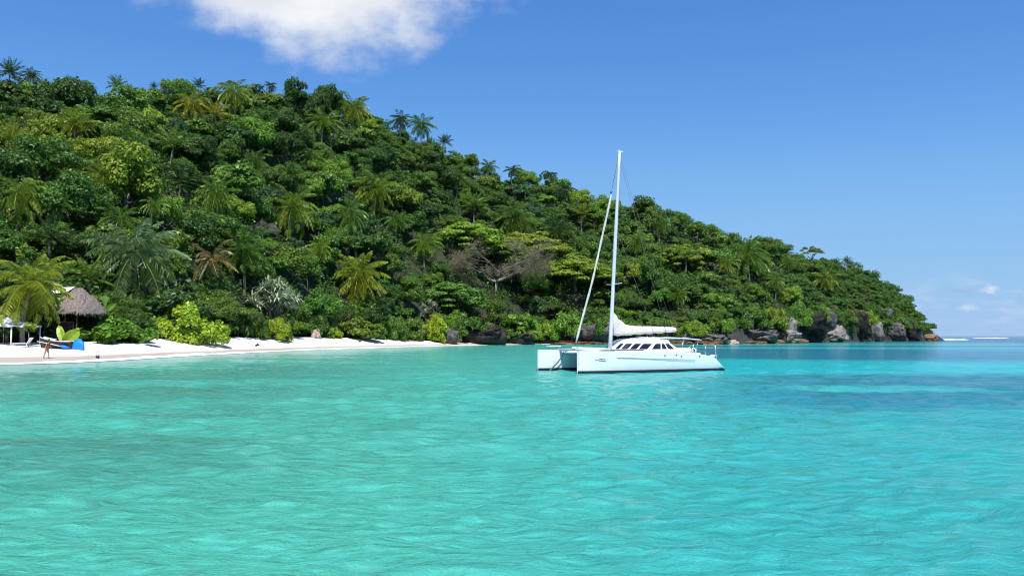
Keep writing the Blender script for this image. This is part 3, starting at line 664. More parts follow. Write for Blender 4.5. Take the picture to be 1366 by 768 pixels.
for (px, py, wd) in [(27, 258, 'large yellow green palm at the left edge'), (138, 238, 'arching palm above the thatched hut'), (175, 215, 'tall thin bare trunked palm'), (240, 242, 'dark young fan palm'), (290, 258, 'mop headed palm'), (258, 138, 'golden ridge palm'), (313, 122, 'tall bushy skyline palm'), (431, 162, 'palm below the ridge dome'), (470, 144, 'olive palm at the ridge shoulder'), (534, 170, 'tufted palm on the falling ridge'), (390, 280, 'lone straight trunked palm'), (467, 290, 'palm with the leaning brown trunk'), (501, 252, 'wide headed palm'), (478, 370, 'yellow brown palm above the scrub'), (182, 338, 'big grey green palm'), (324, 332, 'broad dark palm'), (45, 378, 'huge yellow palm'), (566, 322, 'palm beside the umbrella crowns'), (632, 276, 'narrow palm above the umbrella crowns'), (686, 290, 'dark headed palm'), (740, 304, 'blackish green palm'), (820, 240, 'mast'), (998, 345, 'tallest headland palm'), (1100, 372, 'pale starry palm'), (660, 355, 'grey bare tree'), (650, 312, 'flat umbrella crowns'), (365, 395, 'silvery spiky shrub'), (100, 400, 'thatched hut'), (245, 425, 'big lime bush'), (858, 435, 'folded mainsail'), (935, 455, 'stern of the catamaran'), (1112, 444, 'pale triangular boulder'), (1238, 449, 'orange rock at the tip'), (743, 455, 'bow of the catamaran'), (1060, 345, 'outer skyline'), (350, 295, 'grey dead shrub'), (70, 165, 'left skyline slope'), (575, 430, 'lime bush at the beach end'), (915, 346, 'upright palm above the stern'), (880, 300, 'palm right of the mast'), (1180, 415, 'high grey rock patch')]:
    LAND.append((px, py, wd))

# ------------------------------------------------------------------ special trees
def spread_at(px, py, wpx, H, kind, colour, label, seed, name='umbrella_tree', sz=0.8, grp=None, top=6.0):
    """a tree whose crown top shows at (px, py)"""
    Y, gap = hit(px, py, H); P = at(px, py, Y); r = wpx / 2 / F * Y * 1.2
    s_ = r / 5.0; g0 = P.z - top * s_ * sz
    real = gz(P.x, P.y)
    o = plant(name, kind, P.x, P.y, r, colour, seed, min(g0, real) if g0 > real else g0, sz if g0 <= real else (P.z - real) / (top * s_), label, 'tree', grp)
    KEEP.append((px, py + 6, wpx * .46, Y))
    return o
spread_at(622, 306, 96, 9, 'umbrella', 'yellow green', 'highest flat topped yellow green umbrella tree above the grey bare tree', 1, grp='umbrella trees above the shore')
spread_at(700, 322, 104, 9, 'umbrella', 'yellow green', 'wide layered yellow green umbrella tree above and right of the grey bare tree', 2, grp='umbrella trees above the shore')
spread_at(766, 352, 96, 9, 'umbrella', 'yellow green', 'yellow green umbrella tree crossed by the forestay', 3, grp='umbrella trees above the shore')
spread_at(655, 325, 90, 9, 'umbrella', 'olive green', 'middle olive umbrella tree directly over the grey bare tree', 0, grp='umbrella trees above the shore')
spread_at(600, 385, 90, 7, 'umbrella', 'mid green', 'low dark layered umbrella tree under the grey bare tree at the beach end', 1, grp='umbrella trees above the shore')
spread_at(905, 335, 52, 7, 'umbrella', 'yellow green', 'smooth yellow green dome on the slope right of the mast', 2, sz=1.2, grp='umbrella trees above the shore')
spread_at(930, 300, 34, 8, 'wind', 'olive green', 'thin see through tree on the skyline above the stern', 1, 'windswept_tree', 1.0, top=6.4)
spread_at(1083, 330, 30, 8, 'wind', 'olive green', 'leaning olive tree on the outer skyline', 2, 'windswept_tree', 1.0, top=6.4)
spread_at(733, 230, 26, 8, 'wind', 'dark green', 'dark ragged tree on the skyline left of the mast top', 0, 'windswept_tree', 1.0, top=6.4)
spread_at(858, 270, 46, 8, 'tall', 'deep green', 'tall dark tree on the skyline just right of the mast', 0, 'broadleaf_tree', 1.1, top=8.5)
# wind-flagged tree hanging out over the tip
tip = at(1200, 425, 372.0)
o = plant('windswept_tree', 'wind', tip.x, tip.y, 6.0, 'olive green', 4, tip.z - 4.0, 0.9, 'windswept tree leaning out over the sea at the tip', 'tree'); o.rotation_euler = (0, 0.45, 0)

def bare_tree(px, py, wpx, H, colour, label, seed, zs=.55):
    Y, gap = hit(px, py, H); P = at(px, py, Y); R = wpx / 2 / F * Y; g0 = min(gz(P.x, P.y), P.z - 3); g = np.random.default_rng(seed)
    root = tag(empty('bare_tree', (P.x, P.y, g0)), label, 'tree'); hgt = P.z - g0 + .25 * R; mb = MB(); tips = []
    def grow(p, d, l, r, lev):
        e = p + d * l; m_ = p.lerp(e, .5) + Vector(g.normal(0, .05 * l, 3)); mb.tube([p, m_, e], [r, r * .8, r * .6], 5, False)
        if lev == 0: tips.append(e); return
        for _ in range(3):
            q = Vector(g.normal(0, .55, 3)); q.z *= .35
            nd = (d + q + Vector((0, 0, -.04 * (4 - lev)))).normalized(); grow(e, nd, l * g.uniform(.62, .85), r * .6, lev - 1)
        tips.append(e)
    for k in range(7):
        a = 6.283 * k / 7 + g.random() * .5; d = Vector((math.cos(a), math.sin(a), .42)).normalized()
        grow(Vector((0, 0, hgt * .35)), d, R * .40, R * .018, 4)
    mb.tube([(0, 0, -1), (.1, .05, hgt * .36)], [R * .04, R * .026], 8)
    mb.build('trunk', M['twig'], root, True)
    T = np.array([tuple(t_) for t_ in tips]); T[:, 2] *= 1.0
    k = 20; Cn = np.repeat(T, k, 0) + g.normal(0, R * .045, (len(T) * k, 3)); l = R * .05 * g.uniform(.6, 1.6, len(Cn))
    Vv, Fq = leaf_quads(Cn, g.normal(size=(len(Cn), 3)), l, l * .10, g, 0)
    cr = link('crown', mesh_np('twig_crown', Vv, Fq, M['strap']), root); cr.color = (*colour, 1)
    KEEP.append((px, py, wpx * .42, Y))
bare_tree(662, 362, 140, 7, (0.19, 0.17, 0.10), 'grey bare spreading tree among green crowns above the beach end', 5)
bare_tree(350, 297, 40, 4, (0.23, 0.21, 0.18), 'small grey dead shrub crown left of the lone straight palm', 6)
bare_tree(1105, 408, 22, 3, (0.22, 0.19, 0.15), 'greyish dry shrub over the cliff above the triangular boulder', 8)

# silvery strap-leaved plants
def spiky(px, py, wpx, n, seed, label, colour=(0.36, 0.42, 0.30), Y=None):
    g = np.random.default_rng(seed)
    if Y is None: Y = float(dv_of(px)) + 3
    P = at(px, py, Y); R = wpx / 2 / F * Y; g0 = gz(P.x, P.y); root = tag(empty('spiky_shrub', (P.x, P.y, g0)), label, 'shrub')
    parts = []; mb = MB(); hz = P.z - g0
    for k in range(n):
        a = g.uniform(0, 6.28); q = math.sqrt(g.random()) * .68 * R; c_ = np.array([q * math.cos(a), q * math.sin(a) * .7, hz * (1.25 - .75 * (q / R) ** 2) * g.uniform(.72, 1.05)])
        mb.tube([(0, 0, -.3), tuple(c_ * .5 + np.array([0, 0, .2])), tuple(c_)], [.14, .1, .07], 5)
        m_ = 34; d = sphere_dirs(m_, g, -.25); L = R * .42 * g.uniform(.8, 1.15, m_); wd = .12 * np.ones(m_) * R / 3
        nrm = np.cross(d, np.cross(np.array([0, 0, 1.0]), d)); side = unit(np.cross(d, nrm))
        p0 = c_ + d * .05; p1 = c_ + d * L[:, None] * .55 + np.array([0, 0, .06]) * R; p2 = c_ + d * L[:, None] - np.array([0, 0, .12]) * L[:, None]
        Vv = np.stack([p0 - side * wd[:, None] * .4, p0 + side * wd[:, None] * .4, p1 + side * wd[:, None] * .6, p1 - side * wd[:, None] * .6, p2], 1).reshape(-1, 3)
        i = np.arange(m_) * 5; parts.append((Vv, np.stack([i, i + 1, i + 2, i + 3], 1))); parts.append((Vv, np.stack([i + 3, i + 2, i + 4, i + 4], 1)[:, [0, 1, 2, 2]]))
    Vv = np.concatenate([p[0] for p in parts[::2]]); m5 = len(Vv) // 5; i = np.arange(m5) * 5
    me = bpy.data.meshes.new('strap_crown'); me.from_pydata(Vv.tolist(), [], [tuple(x) for x in np.stack([i, i + 1, i + 2, i + 3], 1).tolist()] + [tuple(x) for x in np.stack([i + 3, i + 2, i + 4], 1).tolist()]); me.materials.append(M['strap'])
    cr = link('crown', me, root); cr.color = (*colour, 1); mb.build('stem', M['bark'], root)
    KEEP.append((px, py, wpx * .4, Y))
spiky(364, 398, 92, 22, 3, 'silvery grey spiky shrub of strap leaves behind the beach scrub')
spiky(572, 412, 34, 9, 4, 'small faint silvery spiky shrub above the far beach bushes')
spiky(468, 425, 50, 12, 9, 'green spiky strap leaved shrub below the yellow brown palm', (0.07, 0.11, 0.03))

# ------------------------------------------------------------------ shrubs along the beach: centre px, top py, width px, colour, form, metres behind the sand edge, label
SHRUBS = [
 (153, 416, 92, 'bright green', 'shrublet', -1.5, 'low spreading bright green bush on the sand next to the huts'),
 (243, 389, 100, 'lime green', 'shrub', -.6, 'big lime green bush on the beach, the tallest of the bright ones'),
 (205, 398, 50, 'mid green', 'shrublet', 9, 'leafy green bush tucked behind the left side of the big lime bush'),
 (366, 420, 46, 'lime green', 'shrub', -3, 'round lime bush in front of the silvery spiky shrub'),
 (326, 408, 52, 'deep green', 'shrublet', 3, 'dark bush between the big lime bush and the round lime bush'),
 (440, 430, 30, 'lime green', 'shrub', 1, 'small lime bush right of the pinkish rock'),
 (410, 410, 56, 'deep green', 'shrub', 5, 'dark green bush behind the pinkish rock'),
 (478, 424, 66, 'olive green', 'shrublet', 1, 'wide olive bush in front of the yellow brown palm'),
 (497, 428, 36, 'mid green', 'shrub', 2, 'round green bush right of the wide olive bush'),
 (525, 418, 44, 'mid green', 'shrub', 2, 'green beach bush left of the lime bush at the beach end'),
 (550, 425, 32, 'olive green', 'shrublet', 1, 'small olive bush touching the lime bush at the beach end'),
 (578, 420, 40, 'lime green', 'shrublet', .5, 'lime bush at the beach end beside a brown rock'),
 (620, 418, 56, 'deep green', 'shrub', 3, 'dark bush above the dark rock wall at the beach end'),
 (655, 428, 40, 'mid green', 'shrub', 3, 'green bush topping the dark rock wall'),
 (690, 420, 56, 'bright green', 'shrublet', 3, 'bright bush behind the far bow of the catamaran'),
 (604, 426, 30, 'mid green', 'shrub', 0, 'green bush over the brown grey rock at the beach end'),
 (638, 436, 44, 'deep green', 'shrub', 0, 'deep green bush hanging low over the dark rock wall'),
 (676, 438, 36, 'mid green', 'shrub', 0, 'low bush spilling over the rock next to the root hung wall'),
 (722, 424, 44, 'yellow green', 'shrub', 3, 'yellowish bush overhanging the dark rock behind the far bow'),
 (757, 412, 46, 'bright green', 'shrub', 4, 'bright bush behind the foot of the forestay'),
 (800, 418, 40, 'mid green', 'shrub', 4, 'green bush behind the foot of the mast'),
 (840, 425, 50, 'mid green', 'shrub', 4, 'green bush behind the tall end of the folded mainsail'),
 (885, 420, 50, 'olive green', 'shrub', 4, 'olive bush behind the boom end'),
 (925, 425, 40, 'yellow green', 'shrub', 3, 'yellow green bush over the rocks beyond the stern'),
 (962, 422, 44, 'bright green', 'shrub', 4, 'bright bush over the white rock'),
 (1003, 412, 48, 'mid green', 'shrub', 4, 'green bush above the shelf of grey rock past the stern'),
 (1030, 404, 36, 'yellow green', 'shrub', 3, 'yellow green bush left of the dark cliff'),
 (1063, 398, 38, 'bright green', 'shrub', 2, 'bright bush on top of the dark cliff'),
 (1093, 404, 26, 'bright green', 'shrub', 1, 'small bright bush hanging over the cliff left of the triangular boulder'),
 (1128, 412, 26, 'olive green', 'shrub', 1, 'olive bush hanging above the triangular boulder'),
 (1152, 408, 34, 'yellow green', 'shrub', 1, 'bush draped over the cliff right of the triangular boulder'),
 (1178, 424, 22, 'mid green', 'shrub', 0, 'small bush below the high grey rock patch'),
 (1196, 420, 26, 'bright green', 'shrub', 0, 'bush on the outermost cliff before the tip'),
 (1080, 426, 20, 'olive green', 'shrub', -1, 'small olive bush clinging half way up the dark cliff'),
 (1136, 428, 16, 'mid green', 'shrub', -1, 'small bush clinging to the dark cliff right of the triangular boulder'),
 (1166, 422, 22, 'bright green', 'shrub', -1, 'bright bush on the sunlit pale cliff'),
 (1206, 428, 18, 'olive green', 'shrub', -1, 'olive bush between the last two cliff blocks'),
 (1112, 420, 24, 'mid green', 'shrub', 0, 'bush directly over the top of the triangular boulder'),
 (1216, 424, 26, 'mid green', 'shrub', 0, 'last bush at the tip of the headland above the orange rock'),
]
for i, (px, py, wpx, colr, form, back, label) in enumerate(SHRUBS):
    coast = 610 < px < 1175
    Y = float(dv_of(px)) + ((-1.6 if px < 760 else -.6) if coast and px < 1040 else .3 if coast else back); P = at(px, py, Y); g0 = gz(P.x, P.y); r = wpx / 2 / F * Y * (1.2 if coast else 1.25)
    if coast and px < 1040: g0 += 0.9                       # these overhang the undercut rocks
    hgt = max(P.z - g0, .5 * r)
    plant('beach_shrub', form, P.x, P.y, r, colr, i, g0 - (.7 if 'tallest' in label else .15), hgt / (r / 5.0) / 4.3, label, 'shrub', 'bushes along the shore')
    KEEP.append((px, (py + 452) / 2, max(wpx * .42, (452 - py) * .45), Y))

# ------------------------------------------------------------------ the forest: candidates, then the ones that show become trees of their own
g = np.random.default_rng(77); acc = []; cell = {}
def try_add(px, t, forced=None):
    dv = float(dv_of(px)); dr = float(ridge_of(px)[0]); Y = dv + 2.5 + (dr + 6 - dv) * t
    X = (px - 683) / F * cp * Y
    far = np.interp(px, [0, 700, 1000, 1240], [1, 1, .93, .72])
    r = (g.uniform(3.3, 6.3) if g.random() < .8 else g.uniform(2.4, 3.4)) * far
    if t < .08: r *= .75
    key = (int(X // 8), int(Y // 8))
    for ax in (-2, -1, 0, 1, 2):
        for ay in (-2, -1, 0, 1, 2):
            for (x2, y2, r2) in cell.get((key[0] + ax, key[1] + ay), ()):
                if (X - x2) ** 2 + (Y - y2) ** 2 < (0.50 * (r + r2)) ** 2: return
    cell.setdefault(key, []).append((X, Y, r)); acc.append((X, Y, r, px, t))
for k in range(36000):
    px = (-260 + 1500 * g.random()) if k < 30000 else (-560 + 300 * g.random()); t = g.random() ** 1.15 * 1.03
    try_add(px, t)
cand = []
for (X, Y, r, px, t) in acc:
    z = gz(X, Y); cx, cy = project(X, Y, z + r * .95); rp = r * F / Y
    bad = any(Y < kd + 1 and (cx - kx) ** 2 + (cy - ky) ** 2 < (kr + rp * .45) ** 2 for kx, ky, kr, kd in KEEP if Y > kd - 60)
    if bad and t > .01: continue
    cand.append((X, Y, r, px, t, z, cx, cy, rp))
# how much of each crown shows: paint discs front to back on a coarse picture
buf = np.full((384, 683), -1, int); order = sorted(range(len(cand)), key=lambda i: cand[i][1]); vis = np.zeros(len(cand))
for i in order:
    cx, cy, rp = cand[i][6] / 2, cand[i][7] / 2, cand[i][8] / 2
    x0, x1, y0, y1 = int(max(0, cx - rp)), int(min(683, cx + rp + 1)), int(max(0, cy - rp)), int(min(384, cy + rp + 1))
    if x1 <= x0 or y1 <= y0: continue
    yy, xx = np.mgrid[y0:y1, x0:x1]; m_ = ((xx - cx) ** 2 + ((yy - cy) / .85) ** 2 < rp * rp) & (buf[y0:y1, x0:x1] < 0)
    vis[i] = m_.sum(); buf[y0:y1, x0:x1][m_] = i
rank = np.argsort(-vis); single = set(int(i) for i in rank[:284] if vis[i] > 45)
names_c = list(COL); wts = np.array([.20, .26, .22, .10, .11, .05, .0, .06]); wts /= wts.sum()
forms = ['round', 'fine', 'tall', 'bigleaf']; fw_ = {'round': 'round crowned', 'fine': 'fine leaved', 'tall': 'tall narrow', 'bigleaf': 'coarse leaved'}
used = {}; rest = []; info = []
for i, cdt in enumerate(cand):
    X, Y, r, px, t, z, cx, cy, rp = cdt
    patch = float(fbm(X / 30.0, Y / 30.0, 91, 2)); w_ = wts.copy()
    if px > 820: w_ = w_ * np.array([.7, .9, 1.3, 1.3, 2.2, 2.0, 0, .5])
    if patch > .56: w_ = w_ * np.array([.5, .7, 1.3, 2, 1.6, 1.5, 0, .5])
    colr = str(g.choice(names_c, p=w_ / w_.sum())); form = str(g.choice(forms, p=[.36, .26, .18, .20]))
    if t > .82 and form == 'tall': form = 'round'
    info.append((colr, form))
    if i not in single: rest.append(i)
def rel_words(cx, cy, lm):
    dx, dy = cx - lm[0], cy - lm[1]; a = math.degrees(math.atan2(-dy, dx)) % 360; k = int((a + 22.5) // 45) % 8
    return ['right of', 'above and right of', 'above', 'above and left of', 'left of', 'below and left of', 'below', 'below and right of'][k]
for i in sorted(single, key=lambda i: -vis[i]):
    X, Y, r, px, t, z, cx, cy, rp = cand[i]; colr, form = info[i]
    nb = sorted(LAND, key=lambda lm: (lm[0] - cx) ** 2 + (lm[1] - cy) ** 2)
    label = None; size = 'small' if rp < 20 else ('large' if rp > 38 else '')
    opts = [f"{size} {colr} {fw_[form]} tree {rel_words(cx, cy, lm)} the {lm[2]}" for lm in nb[:3]]
    opts += [f"{colr} {fw_[form]} tree between the {nb[0][2]} and the {nb[1][2]}", f"{colr} tree {rel_words(cx, cy, nb[0])} the {nb[0][2]}, next to its twin"]
    for o_ in opts:
        o_ = ' '.join(o_.split())
        if o_ not in used and len(o_.split()) <= 16: label = o_; break
    if label is None: label = ' '.join(f"{colr} {fw_[form]} tree {rel_words(cx, cy, nb[3])} the {nb[3][2]}".split())
    used[label] = 1
    plant('broadleaf_tree', form, X, Y, r, colr, i, z - .2, float(np.random.default_rng(i).uniform(.85, 1.25) if t < .85 else np.random.default_rng(i).uniform(.75, 1.05)), label, 'tree', 'broadleaf trees of the headland forest')
# the trees behind and between those, which only read as one mass
parts = []
for i in rest:
    X, Y, r, px, t, z, cx, cy, rp = cand[i]; n = 18; d = sphere_dirs(n, g, -.2); c_ = d * r * g.uniform(.4, .8, (n, 1)) * np.array([1, 1, .7]) + np.array([X, Y, z + r * .9])
    parts.append(clump_leaves(c_, g.uniform(.18, .32, n) * r, 62, .58, g, .8))
n_rest = len(rest)
if parts:
    Vv, Fq = join(parts); o = link('forest_canopy', mesh_np('forest_canopy', Vv, Fq, M['leaf'])); o.color = (.075, .16, .024, 1)
    tag(o, 'deep green forest canopy filling in behind the nearer crowns of the headland', 'forest canopy', kind='stuff')
# low growth that covers the ground between the trunks
n = 12500; front_n = 1500; px = g.uniform(-260, 1242, n); px[-1500:] = g.uniform(-580, -260, 1500); t = g.random(n) * 1.03; t[:front_n] = .005 + .05 * g.random(front_n); px[:front_n] = g.uniform(-200, 1240, front_n); dv = dv_of(px); dr = ridge_of(px)[0]; Y = dv + 1.0 + (dr + 8 - dv) * t; X = (px - 683) / F * cp * Y
k_ = slice(front_n, front_n + 620)                          # creepers hanging over the cliff edge
px[k_] = g.uniform(1035, 1238, 620); Y[k_] = dv_of(px[k_]) - 1.0 + 2.5 * g.random(620); X[k_] = (px[k_] - 683) / F * cp * Y[k_]; t[k_] = .1
Z = ground(X, Y); Z[k_] = np.where(fbm(px[k_] / 14.0, px[k_] * 0, 47, 2) > .52, g.uniform(1.8, 8.0, 620), g.uniform(5.5, 9.0, 620)) * np.interp(px[k_], [1035, 1060, 1200, 1238], [.6, 1, 1, .5]); rr = g.uniform(.7, 1.9, n); rr[k_] *= 1.35; rr = rr * np.interp(t, [0, .06], [.8, 1])
parts = [clump_leaves(np.stack([X, Y, Z + rr * .7], 1), rr, 20, .7, g, 1.0, -.1)]
Vv, Fq = join(parts); o = link('undergrowth', mesh_np('undergrowth', Vv, Fq, M['leaf'])); o.color = (.06, .135, .022, 1)
tag(o, 'tangled green undergrowth on the slope between the trees', 'undergrowth', kind='stuff')
print('FOREST candidates', len(cand), 'single', len(single), 'rest', n_rest)
# ------------------------------------------------------------------ rocks along the shore
def rock_mat(name, a, b_, band=(0.19, 0.125, 0.07)):
    m = bpy.data.materials.new(name); m.use_nodes = True; t = NT(m.node_tree); b = t.n['Principled BSDF']
    pos = t.new('ShaderNodeNewGeometry').outputs['Position']; sz_ = t.new('ShaderNodeSeparateXYZ'); t.l.new(pos, sz_.inputs[0])
    n = t.noise(pos, 0.55, 6, 0.65); st = t.noise(t.mapping(pos, (1, 1, .22)), 0.9, 5, 0.65)
    col = t.mix(t.smooth(n, .36, .66), a + (1,), b_ + (1,)); col = t.mix(t.smooth(st, .54, .7, 0, .7), col, (0.045, 0.042, 0.040, 1))
    tide = t.smooth(t.math('ADD', sz_.outputs[2], t.math('MULTIPLY', t.math('ADD', n, -.5), 1.2)), .75, 1.35, 1, 0)
    t.l.new(t.mix(tide, col, band + (1,)), b.inputs['Base Color']); b.inputs['Roughness'].default_value = .92; b.inputs['Specular IOR Level'].default_value = .2
    h = t.math('ADD', t.math('MULTIPLY', t.noise(pos, 1.1, 6, .7), .8), t.math('MULTIPLY', t.noise(pos, 4.0, 5, .7), .25))
    bn = t.new('ShaderNodeBump'); t.put(bn, 'Height', h); t.put(bn, 'Strength', .9); t.put(bn, 'Distance', .9); t.l.new(bn.outputs[0], b.inputs['Normal'])
    return m
M['leafblade'] = plain('green_leaf_blade', (0.10, 0.19, 0.025), 0.42, 0.4, 0.3, 14, 0.25, 3)
M['rock'] = rock_mat('grey_limestone', (0.065, 0.060, 0.058), (0.19, 0.18, 0.172))
M['rockdark'] = rock_mat('dark_shaded_limestone', (0.016, 0.015, 0.014), (0.060, 0.054, 0.050), (0.10, 0.07, 0.05))  # darker copy of the limestone, with the cliffs' shade put into its colour
M['rockpale'] = rock_mat('pale_limestone', (0.17, 0.155, 0.145), (0.34, 0.315, 0.29), (0.22, 0.16, 0.10))
M['rockorange'] = rock_mat('orange_tidal_rock', (0.20, 0.135, 0.08), (0.30, 0.22, 0.14), (0.22, 0.14, 0.08))
M['rockwhite'] = rock_mat('whitish_rock', (0.46, 0.41, 0.37), (0.62, 0.58, 0.54), (0.45, 0.38, 0.32))
M['rockpink'] = rock_mat('pinkish_rock', (0.50, 0.36, 0.30), (0.60, 0.45, 0.38), (0.5, 0.36, 0.3))
def rock(px, ytop, wpx, ybase, mat, label, seed, form='cliff', Y=None, depth=.7, off=2.0, grp='limestone rocks along the shore', name='shore_rock'):
    if Y is None: Y = float(dw_of(px)) + off
    W = wpx / F * Y * (1.2 if form == 'cliff' and px > 1040 else 1.0); zt = CAM_H + (448 - ytop) / F * Y; zb = min(CAM_H + (448 - ybase) / F * Y, .2 if off < 3.5 else 99) - .7
    bm = bmesh.new(); bmesh.ops.create_icosphere(bm, subdivisions=5 if wpx > 30 else 4, radius=1.0)
    p_ = {'cliff': .55, 'boulder': .8, 'slab': .6, 'pointed': .9}[form]; g = np.random.default_rng(seed)
    planes = [Vector(g.normal(size=3)).normalized() for _ in range(9)]; offs = [g.uniform(.72, .95) for _ in planes]
    for v in bm.verts:
        c_ = v.co.normalized(); d = Vector([math.copysign(abs(x) ** p_, x) for x in c_])
        if form in ('boulder', 'pointed'):
            for n_, o_ in zip(planes, offs):
                q = d.dot(n_)
                if q > o_: d = d - n_ * (q - o_) * .9
        s_ = Vector((seed * 3.1, seed * 1.7, seed)); q = Vector((d.x * 1.9, d.y * 1.9, d.z * (.8 if form == 'cliff' else 1.6))) + s_
        dn = mnoise.fractal(q, .8, 2.1, 6) * .26 + (abs(mnoise.noise(d * 2.6 + s_)) - .25) * -.34 + (abs(mnoise.noise(d * 6.3 + s_)) - .25) * -.15
        d = d * (1 + dn)
        x, y, z = d.x * W / 2, d.y * W / 2 * depth, (d.z + 1) / 2
        if form == 'pointed': k = 1 - .52 * max(0, z - .1); x = x * k + W * .05 * z; y *= k
        if form == 'cliff':
            k = 1 - .50 * (1 - min(1, max(0, (z - .12) / .34))); y = (y + W * .5 * depth) * 1.0 - W * .5 * depth if y > 0 else y * k
        z = max(0.0, z)
        if form == 'slab': z = z ** .8
        v.co = Vector((x, y, zb + (zt - zb) * z))
    me = bpy.data.meshes.new(name); 
    for f in bm.faces: f.smooth = form != 'x'
    bm.to_mesh(me); bm.free(); me.materials.append(M[mat])
    x_ = (px - 683) / F * cp * Y
    o = link(name, me); o.location = (x_, Y + (W * depth * .3 if form == 'cliff' else 0), 0); o.rotation_euler = (0, 0, math.atan2(-x_, Y) * 1.0)
    return tag(o, label, 'rock', grp)
ROCKS = [
 (600, 440, 24, 456, 'rock', 'brown grey rock lying on the sand at the beach end', 'boulder', 5),
 (640, 435.5, 66, 460, 'rockdark', 'dark rock wall with roots where the beach ends', 'cliff', 3),
 (686, 444.5, 50, 460, 'rockdark', 'low dark rock next to the root hung wall', 'cliff', 3),
 (733, 445.5, 62, 461, 'rockdark', 'dark undercut rock directly behind the far bow', 'cliff', 3),
 (790, 430, 66, 461, 'rock', 'grey jagged rock lit by the sun behind the mast foot', 'cliff', 3),
 (845, 439.5, 60, 461, 'rockdark', 'dark rock behind the folded mainsail', 'cliff', 3),
 (888, 441.5, 40, 460, 'rock', 'grey rock behind the end of the boom', 'cliff', 3),
 (938, 445.5, 58, 460, 'rock', 'long grey rock shelf just past the bimini', 'cliff', 3),
 (1005, 439.5, 66, 458, 'rock', 'broad grey rock with an undercut foot left of the dark cliff', 'cliff', 3),
 (1049, 441, 32, 458, 'rockpale', 'pale sloping slab at the foot of the dark cliff', 'slab', 0),
 (1046, 424, 30, 450, 'rockpale', 'pale rock face at the left end of the cliffs', 'cliff', 5),
 (1030, 441, 40, 458, 'rockdark', 'low dark rock between the broad undercut rock and the pale slab', 'cliff', 2.5),
 (1070, 416, 54, 457, 'rockdark', 'tall dark cliff left of the triangular boulder', 'cliff', 5),
 (1096, 410, 34, 445, 'rock', 'upper grey cliff face above the triangular boulder', 'cliff', 8),
 (1112, 433, 39, 455, 'rockpale', 'pale triangular boulder standing in front of the cliff', 'pointed', -1),
 (1140, 416, 34, 456, 'rockdark', 'dark cliff in shadow right of the triangular boulder', 'cliff', 5),
 (1163, 428, 26, 455, 'rockpale', 'sunlit pale cliff between two darker ones', 'cliff', 3),
 (1188, 432, 34, 455, 'rock', 'squarish grey cliff block near the tip', 'cliff', 2),
 (1180, 411, 20, 426, 'rock', 'high grey rock patch among the bushes', 'cliff', 9),
 (1210, 432, 22, 454, 'rockdark', 'last dark cliff before the tip', 'cliff', 2),
 (1223, 437, 14, 454, 'rockpale', 'pale narrow rock at the very end of the cliffs', 'boulder', 1),
 (1238, 446, 21, 455, 'rockorange', 'orange rock lying in the sea at the tip', 'slab', 1),
 (972, 453, 22, 460, 'rockwhite', 'smooth whitish rock at the waterline past the stern', 'boulder', -1),
 (905, 455, 34, 461, 'rockorange', 'flat orange ledge behind the bimini', 'slab', -1),
 (945, 455.5, 34, 461, 'rockorange', 'flat orange ledge left of the whitish rock', 'slab', -1),
 (1003, 455, 34, 460, 'rockorange', 'flat tan ledge right of the whitish rock', 'slab', -1),
 (1030, 453, 30, 459, 'rockorange', 'tan boulder ledge before the pale slab', 'slab', -1),
 (1062, 452, 26, 458, 'rockorange', 'tan ledge at the foot of the pale slab', 'slab', -1.5),
 (770, 456.5, 60, 461, 'rockorange', 'low tan ledge seen over the foredeck', 'slab', -1),
]
for i, (px, yt, wp, yb, mt, lb, fm, off) in enumerate(ROCKS): rock(px, yt, wp, yb, mt, lb, i + 2, fm, off=off, depth=.75 if fm == 'cliff' else .8)
Yp = float(dv_of(422)) - 1.5
rock(422, 440, 13, 452, 'rockpink', 'small pinkish rock on the sand under the beach scrub', 41, 'boulder', Y=Yp, off=9)

